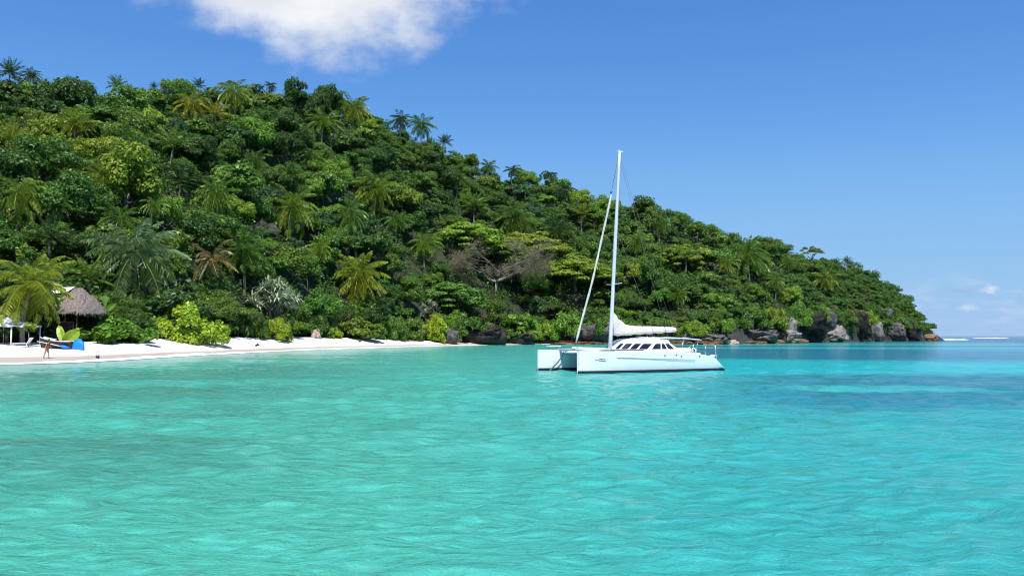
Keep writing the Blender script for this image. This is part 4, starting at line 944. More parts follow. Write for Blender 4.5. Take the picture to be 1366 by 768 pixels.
# ------------------------------------------------------------------ the catamaran
BOAT = empty('catamaran', (4.0, 48.9, 0.0), R_(27.0))      # local x runs aft from the stems, y from the near hull to the far one
tag(BOAT, 'white cruising catamaran at anchor with its sails folded away', 'catamaran')
LOA, BEAM = 11.2, 5.0
def hull_half(a): return float(np.interp(a, [0, .25, .8, 2, 4, 6.5, 9, 10.4, LOA], [.05, .20, .38, .60, .76, .80, .76, .70, .60]))
def hull_deck(a): return float(np.interp(a, [0, 2, 5, 8, 9.2, 10.15, LOA], [1.36, 1.34, 1.29, 1.20, 1.10, .93, .10]))
def make_hull(y0, side):
    """side -1: the outboard face looks to -y"""
    prof = [(-.55, .10), (-.25, .62), (.13, .86), (.45, .94), (.80, .99), (1, 1.0)]   # below/above water fractions
    st = [0, .06, .18, .4, .8, 1.3, 2, 3, 4, 5, 6, 7, 8, 9, 9.7, 10.0, 10.15, 10.4, 10.7, 10.9, 11.05, LOA]
    rows = []
    for a in st:
        h, d = hull_half(a), hull_deck(a); sec = []
        for i, (z, wf) in enumerate(prof):
            zz = z if i < 3 else .13 + (d - .13) * [0, 0, 0, .33, .70, 1.0][i]
            sec.append((h * wf, min(zz, d)))
        r = [(a + (.10 * max(0, zz - .1) if a < .01 else 0), y0 - w_, zz) for w_, zz in sec][::-1] + [(a, y0 + w_, zz) for w_, zz in sec]
        n_ = len(r); dk = sec[-1]
        r += [(a, y0 + dk[0] * .5, dk[1] + .025), (a, y0 - dk[0] * .5, dk[1] + .025)]
        rows.append(r)
    mb = MB(); mb.grid(rows, True); nc = len(rows[0])
    mb.f.append(tuple(range(nc))); mb.f.append(tuple((len(rows) - 1) * nc + k for k in range(nc)))
    o = mb.build('hull', M['gel'], BOAT, True)
    o.data.set_sharp_from_angle(angle=R_(32))
    # boot stripe round the waterline, a few mm proud of the topsides
    mb = MB(); rs = []
    for a in st:
        h = hull_half(a) * 1.0 + .008; z1 = min(.17, hull_deck(a) - .02)
        rs.append([(a - (.014 if a < .01 else 0), y0 - h * .90 - .012, z1), (a - (.014 if a < .01 else 0), y0 - h * .88 - .012, -.1)])
    mb.grid(rs)
    rs = [[(p[0], 2 * y0 - p[1], p[2]) for p in r] for r in rs]; mb.grid(rs)
    mb.build('boot_stripe', M['antifoul'], o)
    # moulded ledge along the outboard side
    rs = []
    for a in np.linspace(2.5, 8.5, 20):
        q = (a - 2.5) / 6; zt = .98 - .18 * q; hgt = .05 + .21 * q
        def yh(z): return hull_half(a) * (.86 + .14 * min(1, max(0, (z - .13) / (hull_deck(a) - .13))) ** .6)
        rs.append([(a, y0 + side * (yh(zt) - .03), zt + .005), (a, y0 + side * (yh(zt) + .055), zt), (a, y0 + side * (yh(zt - hgt) + .004), zt - hgt), (a, y0 + side * (yh(zt - hgt) - .05), zt - hgt)])
    mb = MB(); mb.grid(rs); mb.f.append((0, 1, 2, 3)); k = 19 * 4; mb.f.append((k, k + 1, k + 2, k + 3)); mb.build('side_ledge', M['gel'], o)
    return o
near = make_hull(0.0, -1); far = make_hull(BEAM, 1)
# grey mark on the near bow: a slanted bar, a dash and two rings
lt = MB()
def on_hull(a, z): 
    h = hull_half(a) * (.86 + .14 * min(1, max(0, (z - .13) / (hull_deck(a) - .13))) ** .55); return (a, -h - .022, z)
def stroke(pts, w_=.02):
    P_ = [Vector(on_hull(1.35 + (a - 1.40) * .85, zc + (z - zc) * .85)) for a, z in pts]; lt.tube(P_, w_ * .75, 5)
zc = .86
stroke([(.98, zc + .10), (1.06, zc - .08)], .016); stroke([(1.10, zc + .02), (1.24, zc - .01)], .016)
stroke([(1.42 + .15 * math.cos(q), zc + .07 * math.sin(q)) for q in np.linspace(.6, 5.8, 12)], .018)
stroke([(1.62 + .15 * math.cos(q), zc - .01 + .075 * math.sin(q)) for q in np.linspace(-2.4, 2.6, 12)], .018); stroke([(1.50, zc - .10), (1.84, zc - .085)], .016)
lt.build('bow_mark', M['grey'], near)
pl = MB()
for a, z in ((6.05, 1.06), (6.95, 1.09), (7.4, 1.0), (8.9, .98)):
    p = Vector(on_hull(a, z)); pl.tube([p + Vector((0, .02, 0)), p + Vector((0, -.015, 0))], .045, 10)
pl.build('hull_fitting', M['wire'], near)
# bridgedeck and foredeck
mb = MB()
def deck_row(a, z0, z1, y0, y1): return [(a, y0, z0), (a, y0, z1), (a, (y0 + y1) / 2, z1 + .05), (a, y1, z1), (a, y1, z0)]
rows = [deck_row(a, .68, 1.30 if a < 6 else 1.18, .2, BEAM - .2) for a in (3.4, 4.5, 6, 8, 9.4, 9.8)]
mb.grid(rows, True); mb.f.append((0, 1, 2, 3, 4)); k = 25; mb.f.append((k, k + 1, k + 2, k + 3, k + 4)); mb.build('bridgedeck', M['deck'], BOAT, bevel=.02)
mb = MB(); mb.box(1.52, 3.42, .3, BEAM - .3, 1.16, 1.235); mb.build('foredeck', M['deck'], BOAT, bevel=.02)
mb = MB(); mb.tube([(1.45, -.1, 1.34), (1.42, 2.5, 1.42), (1.45, BEAM + .1, 1.34)], .085, 10); mb.build('crossbeam', M['alu'], BOAT, True)
mb = MB(); mb.tube([(1.15, 2.5, 1.52), (2.6, 2.5, 1.47), (4.1, 2.5, 1.40)], [.07, .09, .09], 10); mb.tube([(1.43, 2.5, 1.4), (1.43, 2.5, 1.62)], .05, 8); mb.build('longeron', M['gel'], BOAT, True)
for s_ in (1.15, 3.85):
    mb = MB(); mb.tube([(1.44, 2.5, 1.60), (1.46, s_, 1.26)], .03, 6); mb.build('beam_strut', M['alu'], BOAT, True)
for y0 in (BEAM, 0):
    seat = MB(); seat.box(.75, 1.65, y0 - .28, y0 + .28, 1.58, 1.64); seat.build('pulpit_seat', M['gel'], BOAT, bevel=.02) if y0 else None
    if y0:
        for q in (.85, 1.55):
            mb = MB(); mb.tube([(q, y0 - .2, 1.3), (q, y0 - .2, 1.6)], .022, 6); mb.tube([(q, y0 + .2, 1.3), (q, y0 + .2, 1.6)], .022, 6); mb.build('seat_post', M['steel'], BOAT, True)
mb = MB(); mb.tube([(2.0, .35, 1.39), (3.3, .4, 1.41), (4.3, .5, 1.41), (5.2, .3, 1.38)], .04, 8); mb.build('furled_rope', M['wire'], BOAT, True)
mb = MB(); mb.tube([(2.3, 3.3, 1.36), (3.1, 3.1, 1.42), (3.9, 3.0, 1.40)], [.06, .12, .07], 8); mb.build('deck_bag', M['sail'], BOAT, True)
for a, y_ in ((2.0, .05), (2.45, .0)):
    mb = MB(); mb.box(a, a + .28, y_ - .06, y_ + .06, 1.345, 1.43); mb.build('deck_cleat', M['wire'], BOAT, bevel=.01)
# cabin: rings at several heights, a rounded windscreen in front
LV = [(1.10, 3.95, 2.10, 8.75), (1.30, 4.10, 2.08, 8.40), (1.40, 4.20, 2.05, 8.22), (1.82, 4.72, 1.95, 7.55), (1.99, 4.98, 1.86, 7.50), (2.09, 5.3, 1.66, 7.42), (2.14, 5.7, 1.25, 7.3), (2.16, 6.1, .6, 7.1)]
def cab_par(z):
    zs = [l[0] for l in LV]; return [float(np.interp(z, zs, [l[k] for l in LV])) for k in (1, 2, 3)]
def cab_pt(u, z, out=0.0):
    """u 0..1 round the front half-ellipse from centre to the side, 1..2 along the straight side aft (near side: -y)"""
    a0, hw, a1 = cab_par(z); ac = a0 + 1.55
    if u <= 1:
        q = u * math.pi / 2; p = Vector((ac - (ac - a0) * math.cos(q), -hw * math.sin(q) ** .85, z)); n_ = Vector((-math.cos(q) * hw, -math.sin(q) * (ac - a0), .25)).normalized()
    else: p = Vector((ac + (a1 - ac) * (u - 1), -hw, z)); n_ = Vector((0, -1, .2)).normalized()
    p += n_ * out
    return p
us = list(np.linspace(0, 1, 16)) + list(np.linspace(1, 2, 8))[1:]
rows = []
for z, *_ in LV:
    half = [cab_pt(u, z) for u in us]; full = [(p.x, 2.5 + p.y, p.z) for p in half[::-1]] + [(p.x, 2.5 - p.y, p.z) for p in half[1:]]
    rows.append(full)
mb = MB(); mb.grid(rows, True); mb.f.append(tuple((len(rows) - 1) * len(rows[0]) + k for k in range(len(rows[0]))))
cabin = mb.build('cabin', M['gel'], BOAT, True); cabin.data.set_sharp_from_angle(angle=R_(40))
def aft_u(z, a): a0, hw, a1 = cab_par(z); ac = a0 + 1.55; return 1 + (a - ac) / (a1 - ac)
def window(u0, u1, sgn):
    rs = []
    for z in (1.43, 1.52, 1.62, 1.72, 1.80):
        inset = .012 if z in (1.43, 1.80) else 0
        r = []
        for k in range(7):
            u = (u0 + inset) + (u1 - u0 - 2 * inset) * k / 6; p = cab_pt(u, z, .012); r.append((p.x, 2.5 + sgn * p.y, p.z))
        rs.append(r)
    b_ = [[(x, 2.5 + (y - 2.5) * .985, z) for x, y, z in r] for r in rs]
    mb = MB(); mb.grid(rs); o_ = MB.build(mb, 'window', M['glass'], cabin)
    fr = MB()
    per = rs[0] + [r[-1] for r in rs[1:]] + rs[-1][::-1][1:] + [r[0] for r in rs[::-1][1:]]
    fr.tube([Vector(p) for p in per], .012, 4, False); fr.build('window_frame', M['gel'], cabin)
for sgn in (1, -1):
    for u0, u1 in ((.07, .19), (.23, .42), (.46, .64), (.68, .93), (1.06, 1.38), (1.42, 1.60), (1.64, 1.86)): window(u0, u1, sgn)
mb = MB(); mb.box(6.3, 6.9, 2.1, 2.7, 2.16, 2.23); mb.build('roof_hatch', M['deck'], cabin, bevel=.02)
mb = MB(); mb.tube([(5.5, .95, 2.16), (6.4, .85, 2.24), (7.3, .9, 2.2)], .018, 6); mb.build('grab_rail', M['steel'], cabin, True)
mb = MB(); mb.box(7.3, 9.2, .9, 4.1, 1.18, 1.24); mb.build('cockpit_sole', M['deck'], BOAT)
for y_ in (.55, 4.1): mb = MB(); mb.box(7.9, 9.3, y_, y_ + .4, 1.2, 1.5); mb.build('cockpit_seat', M['deck'], BOAT, bevel=.04)
# bimini over the cockpit
rows = []
for a in np.linspace(6.9, 10.35, 12):
    q = (a - 6.9) / 3.45; z = 2.20 + .05 * math.sin(math.pi * q) - .10 * q ** 2
    rows.append([(a, y_, z - .045 * ((y_ - 2.5) / 1.8) ** 2) for y_ in np.linspace(.7, 4.3, 9)] + [(a, y_, z - .06 - .045 * ((y_ - 2.5) / 1.8) ** 2) for y_ in np.linspace(4.3, .7, 9)])
mb = MB(); mb.grid(rows, True); mb.f += [tuple(range(18)), tuple(11 * 18 + k for k in range(18))]; mb.build('bimini', M['deck'], BOAT, True)
for a, y_ in ((8.9, .8), (8.9, 4.2), (10.2, .85), (10.2, 4.15)):
    mb = MB(); mb.tube([(a - .35, y_, 1.0), (a, y_, 2.12)], .022, 6); mb.build('bimini_post', M['steel'], BOAT, True)
# rails along the after deck
for y_ in (-.62, BEAM + .62):
    for a in (8.5, 9.5, 10.45):
        mb = MB(); h = .62 if a < 10 else 1.0; mb.tube([(a, y_, hull_deck(a) - .02), (a - (.12 if a > 10 else 0), y_, hull_deck(a) + h)], .02 if a < 10 else .035, 6); mb.build('stanchion', M['steel'], BOAT, True)
    mb = MB(); mb.tube([(7.6, y_, 1.3), (8.5, y_, hull_deck(8.5) + .6), (9.5, y_, hull_deck(9.5) + .6), (10.35, y_, hull_deck(10.4) + .55)], .010, 5); mb.tube([(8.5, y_, hull_deck(8.5) + .3), (10.4, y_, hull_deck(10.4) + .3)], .008, 5); mb.build('guard_rail', M['steel'], BOAT, True)
mb = MB(); mb.box(10.2, 10.6, -.55, -.2, .94, 1.06); mb.build('stern_step', M['gel'], BOAT, bevel=.03)
mb = MB(); mb.tube([(9.0, .1, 1.1), (9.0, .1, 1.42), (9.15, .2, 1.5), (9.3, .1, 1.42), (9.3, .1, 1.1)], .05, 6); mb.build('stern_winch', M['gel'], BOAT, True)
# rig
MT, MBASE = Vector((4.98, 2.5, 14.75)), Vector((4.08, 2.5, 1.28))
def mast_at(q): return MBASE.lerp(MT, q)
mb = MB(); mb.tube([mast_at(q) for q in np.linspace(0, 1, 12)], [.128] * 3 + [.122] * 4 + [.112, .105, .10, .095, .09], 12); mast = mb.build('mast', M['alu'], BOAT, True)
mb = MB(); mb.tube([MT, MT + Vector((.02, 0, .25))], .012, 5); mb.box(MT.x - .2, MT.x + .25, 2.45, 2.55, MT.z - .02, MT.z + .08); mb.build('masthead', M['alu'], mast)
mb = MB(); mb.tube([mast_at(.33) + Vector((.06, -.9, .05)), mast_at(.33), mast_at(.33) + Vector((.06, .9, .05))], .025, 6); mb.build('spreader', M['alu'], mast, True)
fs0, fs1 = Vector((1.36, 2.5, 1.6)), MT + Vector((-.12, 0, -.35))
mb = MB(); pts = [fs0.lerp(fs1, q) + Vector((.18 * math.sin(math.pi * q), .03 * math.sin(14 * q), -.05 * math.sin(math.pi * q))) for q in np.linspace(.02, .80, 26)]
mb.tube(pts, [.045] + [.070 + .010 * math.sin(i * 2.1) for i in range(23)] + [.06, .03], 9); jib = mb.build('furled_jib', M['sail'], BOAT, True)
mb = MB(); mb.tube([fs0.lerp(fs1, q) + Vector((.18 * math.sin(math.pi * q), 0, 0)) for q in (0, .3, .6, .8, .9, 1.0)], .018, 6); mb.build('forestay', M['wire'], BOAT, True)
mb = MB(); p = fs0.lerp(fs1, .80) + Vector((.1, 0, 0)); mb.tube([p, p + Vector((.02, 0, .12)), p + Vector((.04, 0, .22))], [.05, .09, .04], 8); mb.build('halyard_swivel', M['blue'], jib, True)
for y_ in (-.55, BEAM + .55):
    mb = MB(); mb.tube([MT + Vector((0, 0, -.5)), (6.75, y_, 1.25)], .011, 5); mb.build('shroud', M['wire'], BOAT, True)
    mb = MB(); mb.tube([mast_at(.62), (5.9, y_, 1.27)], .010, 5); mb.build('shroud', M['wire'], BOAT, True)
mb = MB(); mb.tube([mast_at(.97) + Vector((.1, 0, 0)), (9.3, 2.5, 2.75)], .009, 5); mb.build('topping_lift', M['wire'], BOAT, True)
b0, b1 = Vector((4.30, 2.5, 2.46)), Vector((9.55, 2.5, 2.74))
mb = MB(); mb.tube([b0, b1], [.085, .075], 10); boom = mb.build('boom', M['alu'], BOAT, True)
rows = []; g = np.random.default_rng(4)
for i, q in enumerate(np.linspace(0, 1, 46)):
    p = b0.lerp(b1, q); top = float(np.interp(q, [0, .03, .09, .2, .32, .6, .9, 1], [1.42, 1.36, .98, .55, .43, .34, .22, .16])); wd = float(np.interp(q, [0, .2, 1], [.20, .24, .14])); low = .14 + .05 * abs(math.sin(q * 19)) * (q > .05)
    r = []
    for k in range(18):
        th = 2 * math.pi * k / 18; s_, c_ = math.sin(th), math.cos(th)
        zz = (top if s_ > 0 else low) * math.copysign(abs(s_) ** .9, s_); yy = wd * c_ * (1 - .55 * max(0, s_))
        wr = 1 + .22 * (mnoise.noise(Vector((q * 22, th * 1.4, 2))) + .6 * mnoise.noise(Vector((q * 50, th * 3, 7))))
        r.append((p.x + .05 * mnoise.noise(Vector((q * 30, k, 1))), 2.5 + yy * wr, p.z + zz * (1 + .10 * (wr - 1))))
    rows.append(r)
mb = MB(); mb.grid(rows, True); mb.f += [tuple(range(18)), tuple(45 * 18 + k for k in range(18))]; mb.build('mainsail', M['sail'], BOAT, True)
mb = MB(); mb.tube([(8.9, 2.5, 2.62), (8.9, 2.6, 1.35)], .025, 5); mb.tube([(6.3, 2.5, 2.45), (6.4, 2.5, 2.15)], .02, 5); mb.tube([(7.6, 2.5, 2.5), (7.6, 2.5, 2.2)], .03, 5); mb.build('mainsheet', M['wire'], BOAT, True)
# mooring lines at bow and stern
mb = MB(); mb.tube([(1.5, 4.1, 1.28), (1.42, 4.25, .95), (1.15, 4.35, .55), (.55, 4.30, .05), (.3, 4.25, -.15)], [.025, .025, .05, .06, .03], 6); mb.build('anchor_bridle', M['wire'], BOAT, True)
mb = MB(); mb.tube([(11.05, 0, .16), (12.1, .1, -.04), (12.6, .12, -.2)], .022, 6); mb.build('stern_line', M['wire'], BOAT, True)

# ------------------------------------------------------------------ huts and things on the beach
def on_sand(px, Y): x = (px - 683) / F * cp * Y; return x, gz(x, Y)
def thatch_roof(w_, d_, h, ridge, sag=.25, fringe=True):
    """hipped thatched roof, eaves at z=0, ragged lower edge"""
    rows = []; n = 44; g = np.random.default_rng(int(w_ * 10))
    for i, q in enumerate(np.linspace(0, 1, 9)):
        k = q ** (1 - sag * .6); r = []
        for j in range(n):
            th = 2 * math.pi * j / n; cx = math.copysign(abs(math.cos(th)) ** .55, math.cos(th)); cy = math.copysign(abs(math.sin(th)) ** .55, math.sin(th))
            x = cx * (w_ / 2 * (1 - q) + ridge / 2 * q); y = cy * (d_ / 2 * (1 - q) + .06 * q)
            z = h * k + (.06 * g.normal() if 0 < i < 8 else 0) - (.22 * g.random() if i == 0 else 0)
            r.append((x + .03 * g.normal(), y + .03 * g.normal(), z))
        rows.append(r)
    inner = [(x * .93, y * .93, .06) for x, y, z in rows[0]]
    mb = MB(); mb.grid([inner] + rows, True); mb.f.append(tuple((9) * n + k for k in range(n)))
    for j in range(170):                                         # hanging ends of the thatch
        th = 2 * math.pi * j / 170 + g.normal(0, .02); cx = math.copysign(abs(math.cos(th)) ** .55, math.cos(th)); cy = math.copysign(abs(math.sin(th)) ** .55, math.sin(th))
        x, y = cx * w_ / 2, cy * d_ / 2; l = g.uniform(.2, .5); t_ = Vector((-cy, cx, 0)).normalized() * .07
        mb.add([(x - t_.x, y - t_.y, .06), (x + t_.x, y + t_.y, .06), (x * 1.03, y * 1.03, -l)], [(0, 1, 2)])
    return mb
# the thatched hut
Yh = 90.0; hx, hz = on_sand(97, Yh); hz -= .1
hut = tag(empty('thatched_hut', (hx, Yh, hz), R_(-14)), 'thatched beach hut with a dark open front beside the low green bush', 'hut')
ez = at(100, 417, Yh).z - hz; rz_ = at(100, 380, Yh).z - hz
rf = thatch_roof(6.4, 5.4, rz_ - ez - .35, 2.2).build('roof', M['thatch'], hut); rf.location = (0, 0, ez)
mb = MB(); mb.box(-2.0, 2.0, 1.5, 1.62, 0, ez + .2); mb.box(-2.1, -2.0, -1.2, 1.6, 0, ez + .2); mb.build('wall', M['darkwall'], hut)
for x in (-2.0, .55, 2.1):
    mb = MB(); mb.tube([(x, -1.8, -.4), (x + .03, -1.8, ez * .5), (x, -1.75, ez + .3)], .06, 7); mb.build('post', M['palebark'] if x == .55 else M['wood'], hut, True)
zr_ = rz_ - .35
mb = MB(); mb.grid([[(-2.5, -.15, zr_ + .06), (.25, -.15, zr_ + .12)], [(-2.75, -1.15, zr_ - .62), (-.05, -1.15, zr_ - .58)]]); mb.grid([[(-2.5, -.15, zr_ + .06), (.25, -.15, zr_ + .12)], [(-2.5, .9, zr_ - .6), (.25, .9, zr_ - .6)]]); mb.build('sunlit_roof_panel', M['white'], hut)  # white panel paints in the sunlit upper left slope of the roof
Yg = 88.0; gx, gzz = on_sand(-6, Yg)
gh = tag(empty('beach_cabin', (gx, Yg, gzz)), 'cabin with a white sloping roof cut off by the left edge', 'house')
za, zb = at(9, 376, Yg).z - gzz, at(0, 388, Yg).z - gzz; xa = at(9, 376, Yg).x - gx
mb = MB(); mb.grid([[(xa + .1, -.2, za), (xa + .1, 3, za)], [(xa - 2.3, -.2, zb - 1.4), (xa - 2.3, 3, zb - 1.4)]]); mb.grid([[(xa + .1, -.2, za), (xa + .1, 3, za)], [(xa + 1.1, -.2, za - 1.2), (xa + 1.1, 3, za - 1.2)]]); mb.build('roof', M['white'], gh)
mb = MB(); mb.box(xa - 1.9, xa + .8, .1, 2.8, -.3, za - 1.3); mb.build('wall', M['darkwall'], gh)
# small thatched shade and the canvas canopy in front of it
Ys = 84.0; sx, sz0 = on_sand(12, Ys)
sh = tag(empty('thatched_parasol', (sx, Ys, sz0)), 'small round thatched shade behind the canvas canopy', 'parasol')
e1, e2 = at(12, 421, Ys).z - sz0, at(12, 406, Ys).z - sz0
r_ = thatch_roof(3.5, 3.2, e2 - e1, .3, .5).build('roof', M['thatch'], sh); r_.location = (0, 0, e1)
mb = MB(); mb.tube([(0.1, -.5, -.4), (.16, -.5, e1 * .5), (.1, -.4, e1 + .4)], [.20, .17, .15], 9); mb.build('post', M['wood'], sh, True)
Yc = 81.0; cx_, cz_ = on_sand(17, Yc)
can = tag(empty('canvas_canopy', (cx_, Yc, cz_)), 'pale canvas canopy on poles at the left end of the beach', 'canopy')
zt_, ze = at(10, 421.5, Yc).z - cz_, at(10, 434, Yc).z - cz_; hw = 26 / F * Yc
rows = []
for j in range(11):
    v_ = -1 + 2 * j / 10; r = []
    for i in range(15):
        u_ = -1 + 2 * i / 14; m_ = max(abs(u_ + .3 * (1 - abs(u_))), abs(v_)); z = ze + (zt_ - ze) * (1 - m_) ** 1.05; r.append((u_ * hw, v_ * hw * .8, z))
    rows.append(r)
mb = MB(); mb.grid(rows); edge = [p for p in rows[0]]; mb.grid([edge, [(x, y - .02, z - .16 - .04 * math.sin(4 * x)) for x, y, z in edge]]); e_r = [r[-1] for r in rows]; mb.grid([e_r, [(x + .02, y, z - .16) for x, y, z in e_r]]); e_l = [r[0] for r in rows]; mb.grid([e_l, [(x - .02, y, z - .16) for x, y, z in e_l]])
mb.build('awning', M['canvas'], can, True)
for x, y_ in ((-hw * .95, -hw * .75), (hw * .36, -hw * .7), (hw * .95, hw * .75), (-hw * .95, hw * .75)):
    mb = MB(); mb.tube([(x, y_, -.4), (x, y_, ze + .02)], .07 if x > 0 and y_ < 0 else .035, 8); mb.build('pole', M['white'], can, True)
bk = empty('beach_bar', (cx_ + .3, Yc + 5.2, cz_)); tag(bk, 'dark open fronted bar in the shade behind the canvas canopy', 'bar')
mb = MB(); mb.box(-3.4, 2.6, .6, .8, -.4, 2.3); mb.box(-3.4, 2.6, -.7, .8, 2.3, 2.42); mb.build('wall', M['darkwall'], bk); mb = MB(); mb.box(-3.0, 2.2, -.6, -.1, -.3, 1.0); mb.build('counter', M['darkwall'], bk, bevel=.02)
# white lounger
lx, lz = on_sand(29, 79.0)
lo = tag(empty('sun_lounger', (lx, 79.0, lz), R_(4)), 'white sun lounger under the edge of the canvas canopy', 'sun lounger')
mb = MB(); mb.box(-.75, .55, -.3, .3, .30, .38); mb.build('seat', M['white'], lo, bevel=.02)
mb = MB(); mb.add([(.55, -.3, .30), (.55, .3, .30), (.62, -.3, .36), (.62, .3, .36), (.95, -.3, .92), (.95, .3, .92), (1.0, -.3, .88), (1.0, .3, .88)], [(0, 1, 3, 2), (2, 3, 5, 4), (4, 5, 7, 6), (6, 7, 1, 0), (0, 2, 4, 6), (1, 7, 5, 3)]); mb.build('backrest', M['white'], lo)
for x in (-.65, .6):
    for y_ in (-.26, .26): mb = MB(); mb.tube([(x, y_, -.05), (x, y_, .31)], .03, 6); mb.build('leg', M['white'], lo, True)
# sapling in front of the canopy corner
x_, z_ = on_sand(38, 79.6); sap = tag(empty('young_tree', (x_, 79.6, z_)), 'slender young tree with a pale stem and lime leaves beside the lounger', 'tree')
hh = at(38, 441, 79.6).z - z_; mb = MB(); mb.tube([(0, 0, -.3), (.05, 0, hh * .5), (0, 0, hh)], [.04, .035, .025], 6); mb.build('trunk', M['palebark'], sap, True)
g = np.random.default_rng(8); cn = np.stack([g.uniform(-.55, .65, 7), g.uniform(-.3, .3, 7), hh + g.uniform(0, .75, 7)], 1); Vv, Fq = clump_leaves(cn, np.full(7, .28), 16, .34, g)
c_ = link('crown', mesh_np('sapling_crown', Vv, Fq, M['leaf']), sap); c_.color = (.17, .26, .02, 1)
# beached dinghy, broad lime leaves behind it, blue cover at its end
Yd = 79.5; dx_, dz_ = on_sand(75, Yd)
din = tag(empty('dinghy', (dx_, Yd, dz_), R_(6)), 'small dark beached dinghy with a white rim and a boom over it', 'dinghy')
rows = []
for i, q in enumerate(np.linspace(0, 1, 13)):
    x = -1.35 + 2.9 * q; wd = .62 * math.sin(math.pi * (.08 + .80 * (1 - q) ** .8)) ** .6; sh_ = .98 + .14 * (2 * q - 1) ** 2 - .42 * q
    rows.append([(x, -wd, sh_), (x, -wd * .85, sh_ * .45), (x, -wd * .3, .02), (x, wd * .3, .02), (x, wd * .85, sh_ * .45), (x, wd, sh_)])
mb = MB(); mb.grid(rows); mb.f += [(0, 1, 2, 3, 4, 5), tuple(72 + k for k in range(6))]; hb = mb.build('hull', M['navy'], din, True)
mb = MB(); mb.tube([r[0] for r in rows], .04, 6); mb.tube([r[-1] for r in rows], .04, 6); mb.build('rim', M['white'], din, True)
rows2 = [[(r[0][0], r[0][1] * .96, r[0][2] + .02), (r[0][0], 0, r[0][2] + .16), (r[0][0], r[-1][1] * .96, r[0][2] + .02)] for r in rows[1:7]]
mb = MB(); mb.grid(rows2); mb.build('cover', M['canvas'], din, True)
mb = MB(); mb.tube([(-1.45, -.72, .72), (0, -.74, .42), (1.35, -.72, .10)], .035, 6); mb.build('boom', M['white'], din, True)
mb = MB(); mb.tube([(.75, -.74, .26), (1.1, -.74, .17), (1.55, -.72, .08)], [.10, .17, .09], 8); mb.build('sail_bag', M['blue'], din, True)
def broad_leaf(base, tipd, L, W, seed):
    rows = []; side = Vector((tipd[2], 0.25, -tipd[0])).normalized(); t_ = Vector(tipd).normalized(); n_ = t_.cross(side)
    for i in range(15):
        q = i / 14; w_ = W / 2 * math.sin(math.pi * min(1, (.05 + .95 * q))) ** .55 * (1.0 if q < .9 else (1 - q) * 8 + .2); p = Vector(base) + t_ * L * q + n_ * (.25 * q * q * L)
        rows.append([p + side * w_ * s_ + n_ * (-.12 * abs(s_) * W) + n_ * .015 * math.sin(i * 2.2 + s_) for s_ in (-1, -.6, -.2, 0, .2, .6, 1)])
    return rows
bx_, bz_ = on_sand(86, Yd + .9); ban = tag(empty('banana_plant', (bx_, Yd + .9, bz_)), 'broad lime green leaves standing behind the dark dinghy', 'plant')
for nm, base, dr, L, W in (('leaf', (.0, 0, .55), (.95, -.12, .78), 1.9, 1.25), ('leaf', (-.1, .1, .6), (-.42, .05, .95), 1.95, .75), ('leaf', (.15, .4, .8), (.62, .2, .95), 1.6, .5)):
    mb = MB(); mb.grid(broad_leaf(base, dr, L, W, 1)); mb.build(nm, M['lime'], ban, True)
mb = MB(); mb.tube([(0, .1, -.3), (0, .08, .3), (0, .05, .75)], [.12, .10, .07], 8); mb.build('stem', M['bark'], ban, True)
x_, z_ = on_sand(105, Yd + .3); bl = tag(empty('canvas_windbreak', (x_, Yd + .3, z_)), 'bright blue rounded canvas standing on the sand right of the lime leaves', 'windbreak')
rows = []
for i in range(11):
    q = i / 10; x = -.60 + 1.15 * q; top = .18 + .95 * math.sin(math.pi * (.12 + .72 * q)) ** .8
    rows.append([(x, -.16, -.05), (x + .03, -.12, top * .55), (x, 0, top), (x, .10, top * .55), (x, .18, -.05)])
mb = MB(); mb.grid(rows); mb.f += [(0, 1, 2, 3, 4), tuple(50 + k for k in range(5))]; mb.build('cover', M['blue'], bl, True)
for s_ in (-.5, .45): mb = MB(); mb.tube([(s_, .2, -.1), (s_, .12, .55)], .025, 6); mb.build('pole', M['white'], bl, True)
x_, z_ = on_sand(135, 93.0); bp = tag(empty('banana_plant', (x_, 93.0, z_)), 'broad leaved green plant reaching up beside the right eave of the thatched hut', 'plant')
e_ = at(135, 392, 93).z - z_
for base, dr, L, W in (((0, 0, e_ - 1.7), (.25, -.1, 1), 1.7, .8), ((0, .1, e_ - 2.4), (.9, -.1, .8), 2.0, .6), ((0, .1, e_ - 2.3), (-.8, .1, .9), 1.9, .55), ((.1, -.1, e_ - 2.8), (.8, -.4, .35), 1.9, .55), ((-.1, .2, e_ - 2.0), (-.3, .3, 1.2), 2.1, .6)):
    mb = MB(); mb.grid(broad_leaf(base, dr, L, W, 2)); mb.build('leaf', M['leafblade'], bp, True)
mb = MB(); mb.tube([(-.15, .2, -.3), (-.05, .1, e_ * .4), (0, 0, e_ - 1.6)], [.14, .1, .05], 7); mb.build('stem', M['bark'], bp, True)
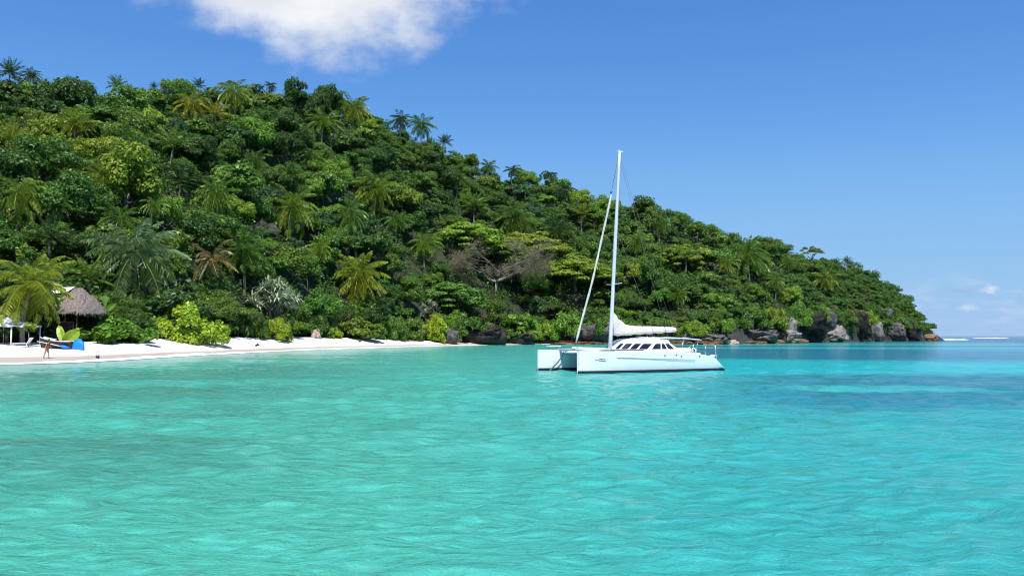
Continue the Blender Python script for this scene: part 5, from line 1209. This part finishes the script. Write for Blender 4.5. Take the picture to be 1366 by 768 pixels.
# bag on the sand and two dark scraps of driftwood
x_, z_ = on_sand(131, 75.5); bag = tag(empty('beach_bag', (x_, 75.5, z_)), 'small white bag with a black base left alone on the sand', 'bag')
mb = MB(); mb.tube([(0, 0, .20), (0, 0, .30), (.02, 0, .48), (.02, 0, .56)], [.15, .17, .14, .05], 9); mb.build('body', M['canvas'], bag, True)
mb = MB(); mb.tube([(0, 0, -.02), (0, 0, .05), (0, 0, .2)], [.12, .17, .16], 9); mb.build('base', M['dark'], bag, True)
mb = MB(); mb.tube([(-.1, 0, .5), (-.06, 0, .72), (.06, 0, .72), (.12, 0, .5)], .018, 5); mb.build('handle', M['dark'], bag, True)
for (px, Y, lb) in ((343, 118.0, 'dark scrap of driftwood on the sand under the round lime bush'), (480, 156.0, 'dark scrap of driftwood on the sand under the wide olive bush')):
    x_, z_ = on_sand(px, Y); mb = MB(); mb.tube([(-.35, 0, .05), (-.1, .05, .18), (.12, 0, .30), (.4, -.08, .14)], [.06, .15, .17, .05], 8); mb.tube([(0, 0, .2), (.1, .1, .55)], [.06, .03], 6)
    o = mb.build('driftwood', M['navy'], None, True); o.location = (x_, Y, z_); tag(o, lb, 'driftwood', 'scraps on the beach')

# ------------------------------------------------------------------ the bather
Yb = 71.0; px_, pz_ = on_sand(63, Yb)
per = tag(empty('person', (px_, Yb, pz_ - .01), R_(0)), 'bather bending forward with arms hanging, walking along the damp sand by the water', 'person')
def skin_body():
    J = dict(pel=((0, 0, .86), .13), waist=((.03, 0, 1.02), .115), chest=((.10, 0, 1.26), .14), neck=((.17, 0, 1.43), .055), chin=((.19, -.02, 1.50), .06), head=((.215, -.02, 1.58), .095), top=((.22, -.02, 1.655), .07),
             lh=((-.02, -.10, .82), .095), lk=((-.06, -.13, .48), .062), la=((-.20, -.14, .09), .042), lf=((-.05, -.15, .035), .038),
             rh=((.0, .10, .82), .095), rk=((.10, .12, .47), .062), ra=((.14, .12, .09), .042), rf=((.28, .12, .035), .038),
             ls=((.11, -.19, 1.34), .058), le=((.04, -.25, 1.07), .042), lw=((.10, -.25, .84), .030), lp=((.12, -.25, .77), .034),
             rs=((.13, .19, 1.34), .058), re=((.16, .25, 1.07), .042), rw=((.28, .22, .88), .030), rp=((.32, .21, .82), .034))
    E = [('pel', 'waist'), ('waist', 'chest'), ('chest', 'neck'), ('neck', 'chin'), ('chin', 'head'), ('head', 'top'), ('pel', 'lh'), ('lh', 'lk'), ('lk', 'la'), ('la', 'lf'), ('pel', 'rh'), ('rh', 'rk'), ('rk', 'ra'), ('ra', 'rf'), ('chest', 'ls'), ('ls', 'le'), ('le', 'lw'), ('lw', 'lp'), ('chest', 'rs'), ('rs', 're'), ('re', 'rw'), ('rw', 'rp')]
    names = list(J); vs = [J[k][0] for k in names]; rd = [J[k][1] for k in names]; es = [(names.index(a), names.index(b)) for a, b in E]
    for hnd, fwd in (('lp', Vector((.05, -.01, -.07))), ('rp', Vector((.06, .0, -.06)))):
        b_ = names.index(hnd); p0 = Vector(vs[b_])
        for k in range(5):
            o_ = Vector(((k - 2) * .017, 0, 0)) if k else Vector((-.035, .01, .02)); l = (.5, .85, .95, .9, .7)[k]
            i0 = len(vs); vs.append(tuple(p0 + o_ + fwd * .35 * l)); vs.append(tuple(p0 + o_ * 1.2 + fwd * .95 * l + Vector((-.008, 0, 0)))); rd.extend([.009, .007]); es += [(b_, i0), (i0, i0 + 1)]
    me = bpy.data.meshes.new('body'); me.from_pydata(vs, es, []); o = bpy.data.objects.new('body_skin', me); C.objects.link(o)
    md = o.modifiers.new('skin', 'SKIN'); sv = me.skin_vertices[0].data
    for v, r in zip(sv, rd): v.radius = (r, r)
    sv[0].use_root = True
    o.modifiers.new('sub', 'SUBSURF').levels = 2
    m2 = solid_from(o, 'body', M['skin']); bpy.data.objects.remove(o)
    for p in m2.polygons: p.use_smooth = True
    return link('body', m2, per)
skin_body()
mb = MB(); mb.tube([(.20, -.02, 1.46), (.17, -.02, 1.55), (.185, -.02, 1.63), (.21, -.02, 1.70), (.225, -.02, 1.715)], [.05, .09, .115, .08, .02], 10); mb.tube([(.17, -.02, 1.60), (.10, -.02, 1.50), (.03, -.02, 1.33)], [.07, .075, .03], 8); mb.build('hair', M['hair'], per, True)
mb = MB(); mb.tube([(-.01, 0, .78), (0, 0, .85), (.02, 0, .93)], [.165, .165, .14], 12); mb.build('swim_bottom', M['swim'], per, True)
mb = MB(); mb.tube([(.075, 0, 1.18), (.10, 0, 1.26), (.115, 0, 1.33)], [.135, .16, .14], 12); mb.build('swim_top', M['swim'], per, True)
